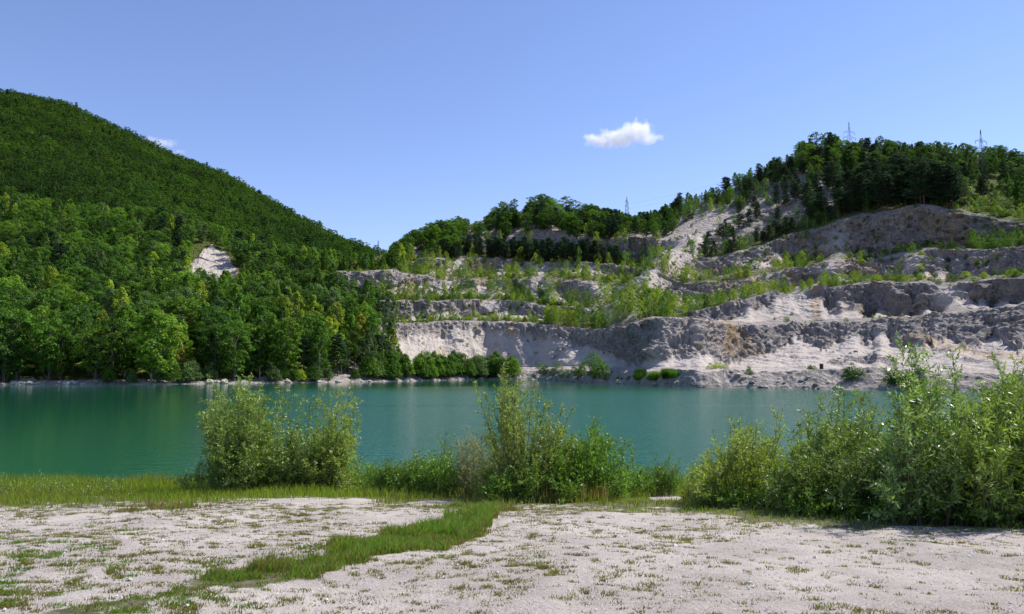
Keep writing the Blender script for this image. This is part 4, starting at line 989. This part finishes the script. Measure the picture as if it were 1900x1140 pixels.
# small shoreline bushes at far left
for k, (a, b, t_, lab) in enumerate(((150, 240, 882, 'low dusky bush at the water edge, right of the two left ones'), (55, 125, 884, 'low dusky bush at the water edge, near the left side'), (-40, 12, 886, 'low dusky bush cut by the left side of the view'))):
    cnt += willow('leafy_bush', lab, 'bush', (a, b), 915, 17.6, .9, [(a - 6, t_ + 18), ((a + b) / 2, t_), (b + 8, t_ + 16)], 22, [(a + 15, t_ - 2), (b - 12, t_ - 1)], Lw, seed=10 + k, L=.05, W=.006, twigs=9, lpt=14)
# low row left of the centre willow
rows = [(690, 750, 858, 888, Lg, 'feathery fresh green bush right of the big left willows'), (740, 800, 846, 888, Lg, 'rounded fresh green bush in the low row before the water'),
        (790, 850, 836, 893, Lg, 'broad leaved bright bush just left of the silvery one'), ]
for k, (a, b, t_, vb_, mt_, lab) in enumerate(rows):
    cnt += willow('leafy_bush', lab, 'bush', (a + 8, b - 8), vb_, 18.8 - k * .5, 1.3, [(a - 8, t_ + 22), ((a + b) / 2, t_), (b + 8, t_ + 18)], 55, [((a + b) / 2, t_ - 8)], mt_, seed=20 + k, L=.07, W=.010, twigs=12)
cnt += willow('tall_plant', 'thin upright sprig rising above the low green row', 'plant', (826, 832), 885, 18.2, .2, [(822, 812), (834, 806)], 3, [(826, 798), (831, 812)], Lw, seed=26, L=.05, W=.006)
cnt += willow('silvery_bush', 'pale silvery feathery bush left of the tall centre willow', 'bush', (855, 920), 905, 17.6, 1.2, [(840, 835), (862, 812), (885, 808), (905, 815), (935, 830)], 60,
  [(846, 806), (862, 802), (878, 806), (893, 812)], Lp, seed=27, L=.06, W=.006, twigs=13, lpt=18)
cnt += willow('willow_bush', 'tall airy willow with arching tips in front of the lake, centre', 'bush', (945, 985), 924, 16.0, 1.5,
  [(880, 868), (900, 815), (918, 765), (935, 722), (950, 712), (975, 735), (1000, 760), (1030, 785), (1060, 805), (1078, 850)], 105,
  [(938, 676), (932, 696), (888, 720), (902, 730), (920, 715), (916, 742), (946, 700), (958, 712), (975, 722), (990, 708), (1010, 745), (1022, 748), (1045, 752), (1062, 756), (966, 716), (1000, 728), (935, 706), (924, 770), (907, 792)],
  Ly, seed=30, L=.085, W=.0095, twigs=13, upr=.8, tl=(.16, .36))
cnt += willow('willow_bush', 'broad bright green bush right of the tall centre willow', 'bush', (1040, 1140), 922, 16.2, 1.4,
  [(1020, 850), (1045, 818), (1075, 815), (1105, 800), (1135, 812), (1150, 830), (1162, 860)], 110,
  [(1100, 786), (1106, 782), (1094, 800), (1128, 806), (1062, 806), (1156, 822)], Lg, seed=31, L=.085, W=.0105, twigs=12, upr=.7)
cnt += willow('leafy_bush', 'grass green undergrowth bush at the foot of the centre willow', 'bush', (900, 1060), 932, 15.2, .8, [(885, 900), (940, 872), (1000, 868), (1070, 890)], 60, [], Lg, seed=32, L=.08, W=.011, twigs=10)
cnt += willow('leafy_bush', 'small dark green bush right of the broad bright one', 'bush', (1160, 1200), 902, 18.2, .9, [(1150, 870), (1175, 850), (1205, 872)], 36, [(1172, 838)], Lg, seed=33, L=.07, W=.009)
cnt += willow('leafy_bush', 'low rush-like bush standing alone before the water, right of centre', 'bush', (1205, 1250), 903, 18.6, .9, [(1192, 880), (1220, 856), (1262, 872)], 46, [(1216, 852), (1240, 856), (1258, 858)], Lg, seed=34, L=.07, W=.007, upr=.8)
# big thicket at right, several shrubs
cnt += willow('willow_bush', 'yellow green willow bush at the left end of the right thicket', 'bush', (1320, 1420), 950, 14.0, 1.6,
  [(1285, 880), (1310, 845), (1340, 830), (1370, 800), (1400, 810), (1440, 815), (1465, 850)], 110,
  [(1354, 784), (1372, 765), (1362, 790), (1382, 780), (1404, 796), (1442, 772), (1448, 790), (1330, 818), (1318, 832), (1400, 785)], Ly, seed=40, L=.08, W=.0095, upr=.75)
cnt += willow('willow_bush', 'mid green willow bush with pale lifted tips in the right thicket', 'bush', (1450, 1580), 965, 12.8, 1.8,
  [(1430, 870), (1470, 830), (1500, 805), (1530, 790), (1560, 775), (1600, 765), (1640, 785), (1665, 830)], 150,
  [(1484, 780), (1520, 740), (1556, 736), (1580, 742), (1602, 730), (1546, 752), (1626, 748), (1500, 770), (1565, 728)], Lw, seed=41, L=.085, W=.0105)
cnt += willow('willow_bush', 'tall silvery leaved willow with sunlit white tips, right thicket', 'bush', (1660, 1780), 978, 11.4, 1.9,
  [(1620, 870), (1650, 790), (1680, 728), (1700, 712), (1730, 716), (1760, 722), (1800, 740), (1830, 800)], 150,
  [(1676, 648), (1690, 640), (1664, 672), (1712, 672), (1745, 682), (1722, 655), (1700, 650), (1771, 648)], Ls, seed=42, L=.085, W=.0115)
cnt += willow('willow_bush', 'tall full willow filling the right edge of the view', 'bush', (1800, 1990), 985, 11.2, 1.9,
  [(1770, 820), (1790, 755), (1820, 722), (1850, 705), (1880, 696), (1920, 692), (2000, 695), (2060, 760)], 170,
  [(1862, 680), (1880, 676), (1835, 700), (1905, 672), (1950, 670), (1890, 682)], Lw, seed=43, L=.085, W=.0115)
cnt += willow('willow_bush', 'shaded lower bush in the heart of the right thicket', 'bush', (1560, 1680), 972, 12.0, 1.4, [(1550, 880), (1590, 835), (1640, 830), (1690, 860)], 80, [], Ls, seed=44, L=.08, W=.010)
cnt += willow('willow_bush', 'low shaded bush below the silvery willow', 'bush', (1700, 1860), 982, 11.6, 1.2, [(1690, 900), (1740, 850), (1800, 840), (1880, 860)], 80, [], Lw, seed=45, L=.08, W=.010)
cnt += willow('leafy_bush', 'fresh green weeds at the foot of the right thicket', 'bush', (1480, 1620), 978, 11.6, .7, [(1470, 955), (1520, 925), (1560, 935), (1630, 950)], 46, [], Lg, seed=46, L=.07, W=.013)
print('LEAVES', cnt)
cnt += willow('leafy_bush', 'fresh green weeds at the foot of the yellow green willow, right thicket', 'bush', (1290, 1420), 958, 13.2, .7, [(1275, 935), (1330, 905), (1400, 910), (1450, 935)], 50, [], Lg, seed=47, L=.06, W=.010)
cnt += willow('leafy_bush', 'shaded green weeds at the foot of the silvery willow', 'bush', (1640, 1780), 988, 10.9, .6, [(1630, 968), (1680, 940), (1740, 945), (1800, 965)], 46, [], Lg, seed=48, L=.06, W=.011)
cnt += willow('leafy_bush', 'shaded green weeds below the full willow at the right edge', 'bush', (1800, 1960), 992, 10.7, .6, [(1790, 970), (1850, 938), (1920, 945), (1990, 965)], 46, [], Lg, seed=49, L=.06, W=.011)
# rushes left of the right thicket
def rushes(name, label, u0, u1, vb, vt, Y, dep, n, mt_, seed):
    g = np.random.default_rng(seed); u = g.uniform(u0, u1, n); Yb = Y + g.uniform(-.5, .5, n) * dep
    bx, by, _ = at(u, np.full(n, vb), Yb); h = (vb - vt) * Y / F * g.uniform(.5, 1.1, n); c = np.array([*at((u0 + u1) / 2, vb, Y)[:2]]); cz = gz(c[0], c[1])
    P = np.stack([bx - c[0], by - c[1], gz(bx, by) - cz - .02], 1); D = unit(np.stack([g.normal(0, .06, n), g.normal(0, .06, n), np.ones(n)], 1)) * h[:, None]
    fol = MB(); b = g.uniform(0, 3.14, n); leaves(fol, P, D, np.stack([np.cos(b), np.sin(b), 0 * b], 1) * .006)
    tag(link(name, fol.mesh(name, [mt_]), None, (c[0], c[1], cz)), label, 'rushes')
rushes('rushes', 'upright dark green rushes at the left end of the right thicket', 1282, 1345, 935, 858, 14.6, .9, 420, Lg, 50)
rushes('rushes', 'thin brownish rushes just left of the dark green rushes', 1266, 1290, 935, 885, 14.8, .6, 60, M_dry, 51)
rushes('rushes', 'slender pale stalks in front of the centre willow', 985, 1130, 925, 880, 15.2, .8, 260, M_dry, 52)

# ------------------------------------------------------------------ rocks on the far shore
def rock_mesh(seed):
    g = np.random.default_rng(seed); import bmesh
    bm = bmesh.new(); bmesh.ops.create_icosphere(bm, subdivisions=3, radius=1)
    P = np.array([v.co for v in bm.verts]); d = .25 * fbm(P[:, 0] * 1.3 + seed, P[:, 1] * 1.3, P[:, 2] * 1.3, 3, seed) + .12 * ridged(P[:, 0] * 2.5, P[:, 1] * 2.5, P[:, 2] * 2.5, 2, seed)
    P = P * (1 + d[:, None]) * np.array([1, .8, .55])
    for v, p in zip(bm.verts, P): v.co = p
    me = bpy.data.meshes.new('rock'); bm.to_mesh(me); bm.free(); me.materials.append(M_boulder if seed % 2 else M_boulder2); return me
M_boulder = simple('pale limestone boulder', (.40, .35, .30), nscale=3, nvar=.35, bump=.1)
M_boulder2 = simple('dark wet boulder', (.13, .12, .115), nscale=3, nvar=.35, bump=.1)
RM = [rock_mesh(i) for i in range(400, 406)]
rk = []
def rocks(n, u0, u1, s0, s1, r0, r1, zone, pale=None):
    for _ in range(n):
        u = rng.uniform(u0, u1); p = ground(u, rng.uniform(s0, s1)); i = int(rng.integers(3)) * 2 + (1 if (pale if pale is not None else rng.random() < .5) else 0)
        rk.append(dict(u=float(u), p=p, r=rng.uniform(r0, r1) * .8, i=i, zone=zone, tone='pale' if i % 2 else 'dark'))
rocks(9, 0, 80, .98, 1.08, .4, 1., 'on the waterline at the far left', True)
rocks(7, 118, 172, .98, 1.1, .4, 1.2, 'on the waterline by the left willows', True)
rocks(3, 388, 425, .98, 1.1, .8, 1.5, 'on the shore behind the left willow bush', True)
rocks(8, 505, 690, .98, 1.08, .4, 1.1, 'on the shore left of the pale face', True)
rocks(9, 700, 900, .95, 1.05, .3, .7, 'in the shallows before the willow row', True)
rocks(1, 894, 896, .93, .94, 1.2, 1.3, 'standing in the water off the willow row', True)
rocks(18, 1100, 1300, .98, 1.2, .2, .55, 'at the waterline by the reeds')
rocks(22, 1340, 1560, .98, 1.8, .25, .9, 'on the bank under the black drum')
rocks(8, 1480, 1620, 4.1, 4.35, .3, .7, 'lying on the big scree fan')
relabel(rk, lambda r: f"{r['tone']} rock {r['zone']}")
for r in rk:
    z = max(r['p'][2], 0.0)
    tag(link('rock', RM[r['i']], None, (r['p'][0], r['p'][1], z + r['r'] * .12), float(rng.uniform(0, 6)), (r['r'], r['r'], r['r'] * rng.uniform(.8, 1.2))), r['label'], 'rock', 'rocks along the far shore')

# ------------------------------------------------------------------ black drum on the track
M_black = simple('black plastic', (.012, .012, .013), rough=.45, nvar=.2)
p = ground(1519, 3.45)
d = link('drum', None, None, p); tag(d, 'small black upright drum on the track under the scree', 'drum')
prof = [(0, 0), (.36, 0), (.38, .04), (.37, .3), (.39, .33), (.37, .36), (.37, .62), (.39, .65), (.37, .68), (.37, .98), (.35, 1.02), (0, 1.02)]
mb = MB(); an = np.arange(24) * 2 * np.pi / 24
V = np.array([[r_ * math.cos(a), r_ * math.sin(a), z_] for r_, z_ in prof for a in an]); i = np.arange(len(prof) - 1)[:, None] * 24; j = np.arange(24)[None]
mb.add(V, Q=np.stack([i + j, i + (j + 1) % 24, i + 24 + (j + 1) % 24, i + 24 + j], -1).reshape(-1, 4)); link('body', mb.mesh('drum_body', [M_black]), d)
mb = MB(); V = np.array([[r_ * math.cos(a), r_ * math.sin(a), z_] for r_, z_ in [(0, 1.03), (.4, 1.03), (.4, 1.09), (0, 1.1)] for a in an]); i = np.arange(3)[:, None] * 24
mb.add(V, Q=np.stack([i + j, i + (j + 1) % 24, i + 24 + (j + 1) % 24, i + 24 + j], -1).reshape(-1, 4)); link('lid', mb.mesh('drum_lid', [M_black]), d)

# ------------------------------------------------------------------ pylons
def pylon(u, vtop, Y, vbase, rz, label, arms, basew=5.0, th=.09):
    x, _, zt = at(u, vtop, Y); _, _, zb = at(u, vbase, Y); h = float(zt - zb)
    e = link('pylon', None, None, (x, Y, zb), rz); tag(e, label, 'pylon', 'pylons of the power line behind the quarry')
    mb = MB(); lv = np.linspace(0, 1, 9); wz = lambda t: basew / 2 * (1 - t) ** 1.25 + .28 * (1 - t * .7)
    cor = lambda t: [np.array([sx * wz(t), sy * wz(t), h * t]) for sx, sy in ((-1, -1), (1, -1), (1, 1), (-1, 1))]
    for k in range(4): tube(mb, [cor(t)[k] for t in lv], th, 4)
    for a, b in zip(lv[:-1], lv[1:]):
        ca, cb = cor(a), cor(b)
        for k in range(4):
            k2 = (k + 1) % 4; tube(mb, [ca[k], cb[k2]], th * .6, 3); tube(mb, [ca[k2], cb[k]], th * .6, 3); tube(mb, [cb[k], cb[k2]], th * .6, 3)
    link('lattice_tower', mb.mesh('lattice_tower', [M_steel]), e)
    for za, hw in arms:
        mb = MB(); z = h * za; w0 = wz(za)
        for s in (-1, 1):
            tip = np.array([s * hw, 0, z])
            for q in (-1, 1): tube(mb, [[s * w0, q * w0, z], tip], th * .8, 3); tube(mb, [[s * w0, q * w0, z + .9], tip], th * .7, 3)
            for f in (.35, .7): tube(mb, [[s * (w0 + (hw - w0) * f), 0, z], [s * (w0 + (hw - w0) * f), 0, z + .9 * (1 - f)]], th * .6, 3)
        link('crossarm', mb.mesh('crossarm', [M_steel]), e)
        for s in (-1, 1):
            mb = MB(); tube(mb, [[s * hw, 0, z], [s * hw, 0, z - 1.5]], .11, 5); link('insulator', mb.mesh('insulator', [M_steel]), e)
    return np.array([x, Y, zb]), h
pylon(702, 447, 404, 486, 0.1, 'distant pylon with one wide crossarm in the saddle between the hills', [(.62, 1.7)], 2.6, .07)
P2, h2 = pylon(1163, 366, 470, 412, 1.15, 'slim lattice pylon standing in the notch of the middle crest', [(.82, 3.2), (.63, 3.9), (.45, 3.6)], 3.0, .045)
P3, h3 = pylon(1575, 227, 428, 290, 0.25, 'lattice pylon rising behind the wooded summit', [(.70, 3.6), (.54, 4.2)], 3.4, .05)
P4, h4 = pylon(1819, 241, 372, 360, 0.3, 'tallest pylon standing in the sunny clearing before dark woods', [(.82, 3.6), (.70, 4.4)], 5.0, .065)
def wire(a, b, sag, name, label):
    t = np.linspace(0, 1, 24)[:, None]; pts = a + (b - a) * t - np.array([0, 0, 1]) * 4 * sag * t * (1 - t)
    mb = MB(); tube(mb, pts, .025, 3); tag(link(name, mb.mesh(name, [M_steel])), label, 'cable', 'cables of the power line')
for k, (f2, f3, lab) in enumerate(((.82, .70, 'upper thin power cable between the notch pylon and the summit pylon'), (.63, .54, 'lower thin power cable between the notch pylon and the summit pylon'))):
    wire(P2 + [1.5, 0, h2 * f2 - 1.5], P3 + [-3.4, 0, h3 * f3 - 1.5], 5, 'power_cable', lab)

# ------------------------------------------------------------------ clouds
def cloud(label, lobes, Y, dens, seed):
    mb = MB(); import bmesh
    bm = bmesh.new(); C = np.array(at(lobes[0][0], lobes[0][1], Y))
    P_all = []
    cu = np.mean([l[0] for l in lobes]); cv = np.mean([l[1] for l in lobes]); C = np.array(at(cu, cv, Y)); k = Y / F
    # one closed hull round the lobes; density falls off inside it
    us = [l[0] - l[2] for l in lobes] + [l[0] + l[2] for l in lobes]; vs = [l[1] - l[3] for l in lobes] + [l[1] + l[3] for l in lobes]
    hx = (max(us) - min(us)) / 2 * k * 1.15; hz = (max(vs) - min(vs)) / 2 * k * 1.25; cc = np.array(at((max(us) + min(us)) / 2, (max(vs) + min(vs)) / 2, Y)); hy = hx * .45
    bmesh.ops.create_cube(bm, size=2); me = bpy.data.meshes.new('cloud')
    for v in bm.verts: v.co = (v.co.x * hx, v.co.y * hy, v.co.z * hz)
    bm.to_mesh(me); bm.free()
    m, t, out = mat('cloud vapour'); tc = N(t, 'ShaderNodeTexCoord')
    no = N(t, 'ShaderNodeTexNoise', Scale=6.0 / hx, Detail=7.0, Roughness=.62); mp = N(t, 'ShaderNodeMapping'); mp.inputs['Location'].default_value = (seed, seed * 2, 0)
    t.links.new(tc.outputs['Object'], mp.inputs[0]); t.links.new(mp.outputs[0], no.inputs[0])
    tot = None
    for (lu, lv, lw, lh) in lobes:
        lc = np.array(at(lu, lv, Y)) - cc
        vm = N(t, 'ShaderNodeVectorMath', operation='SUBTRACT'); t.links.new(tc.outputs['Object'], vm.inputs[0]); vm.inputs[1].default_value = lc
        vd = N(t, 'ShaderNodeVectorMath', operation='DIVIDE'); t.links.new(vm.outputs[0], vd.inputs[0]); vd.inputs[1].default_value = (lw * k, (lw * .4 + lh * .6) * k, lh * k)
        vl = N(t, 'ShaderNodeVectorMath', operation='LENGTH'); t.links.new(vd.outputs[0], vl.inputs[0])
        f = mth(t, 'SUBTRACT', 1.0, vl.outputs['Value'])
        tot = f if tot is None else mth(t, 'MAXIMUM', tot, f)
    d = mth(t, 'ADD', tot, mth(t, 'MULTIPLY_ADD', no.outputs[0], 2.2, -1.15))
    d = mth(t, 'MULTIPLY', ramp(t, d, -.02, .75), dens)
    pv = N(t, 'ShaderNodeVolumePrincipled'); pv.inputs['Color'].default_value = (1, 1, 1, 1); pv.inputs['Anisotropy'].default_value = .2
    t.links.new(d, pv.inputs['Density']); t.links.new(pv.outputs[0], out.inputs['Volume'])
    me.materials.append(m); o = link('cloud', me, None, cc); tag(o, label, 'cloud'); return o
cloud('small bright white cloud alone in the sky left of the summit', [(1180, 244, 38, 24), (1150, 256, 50, 20), (1115, 262, 36, 14), (1205, 258, 26, 12), (1098, 258, 20, 12)], 1800, .05, 3.)
cloud('faint wisp of cloud peeping over the left forested ridge', [(302, 266, 34, 9), (280, 258, 20, 6), (335, 282, 14, 5)], 2200, .022, 9.)
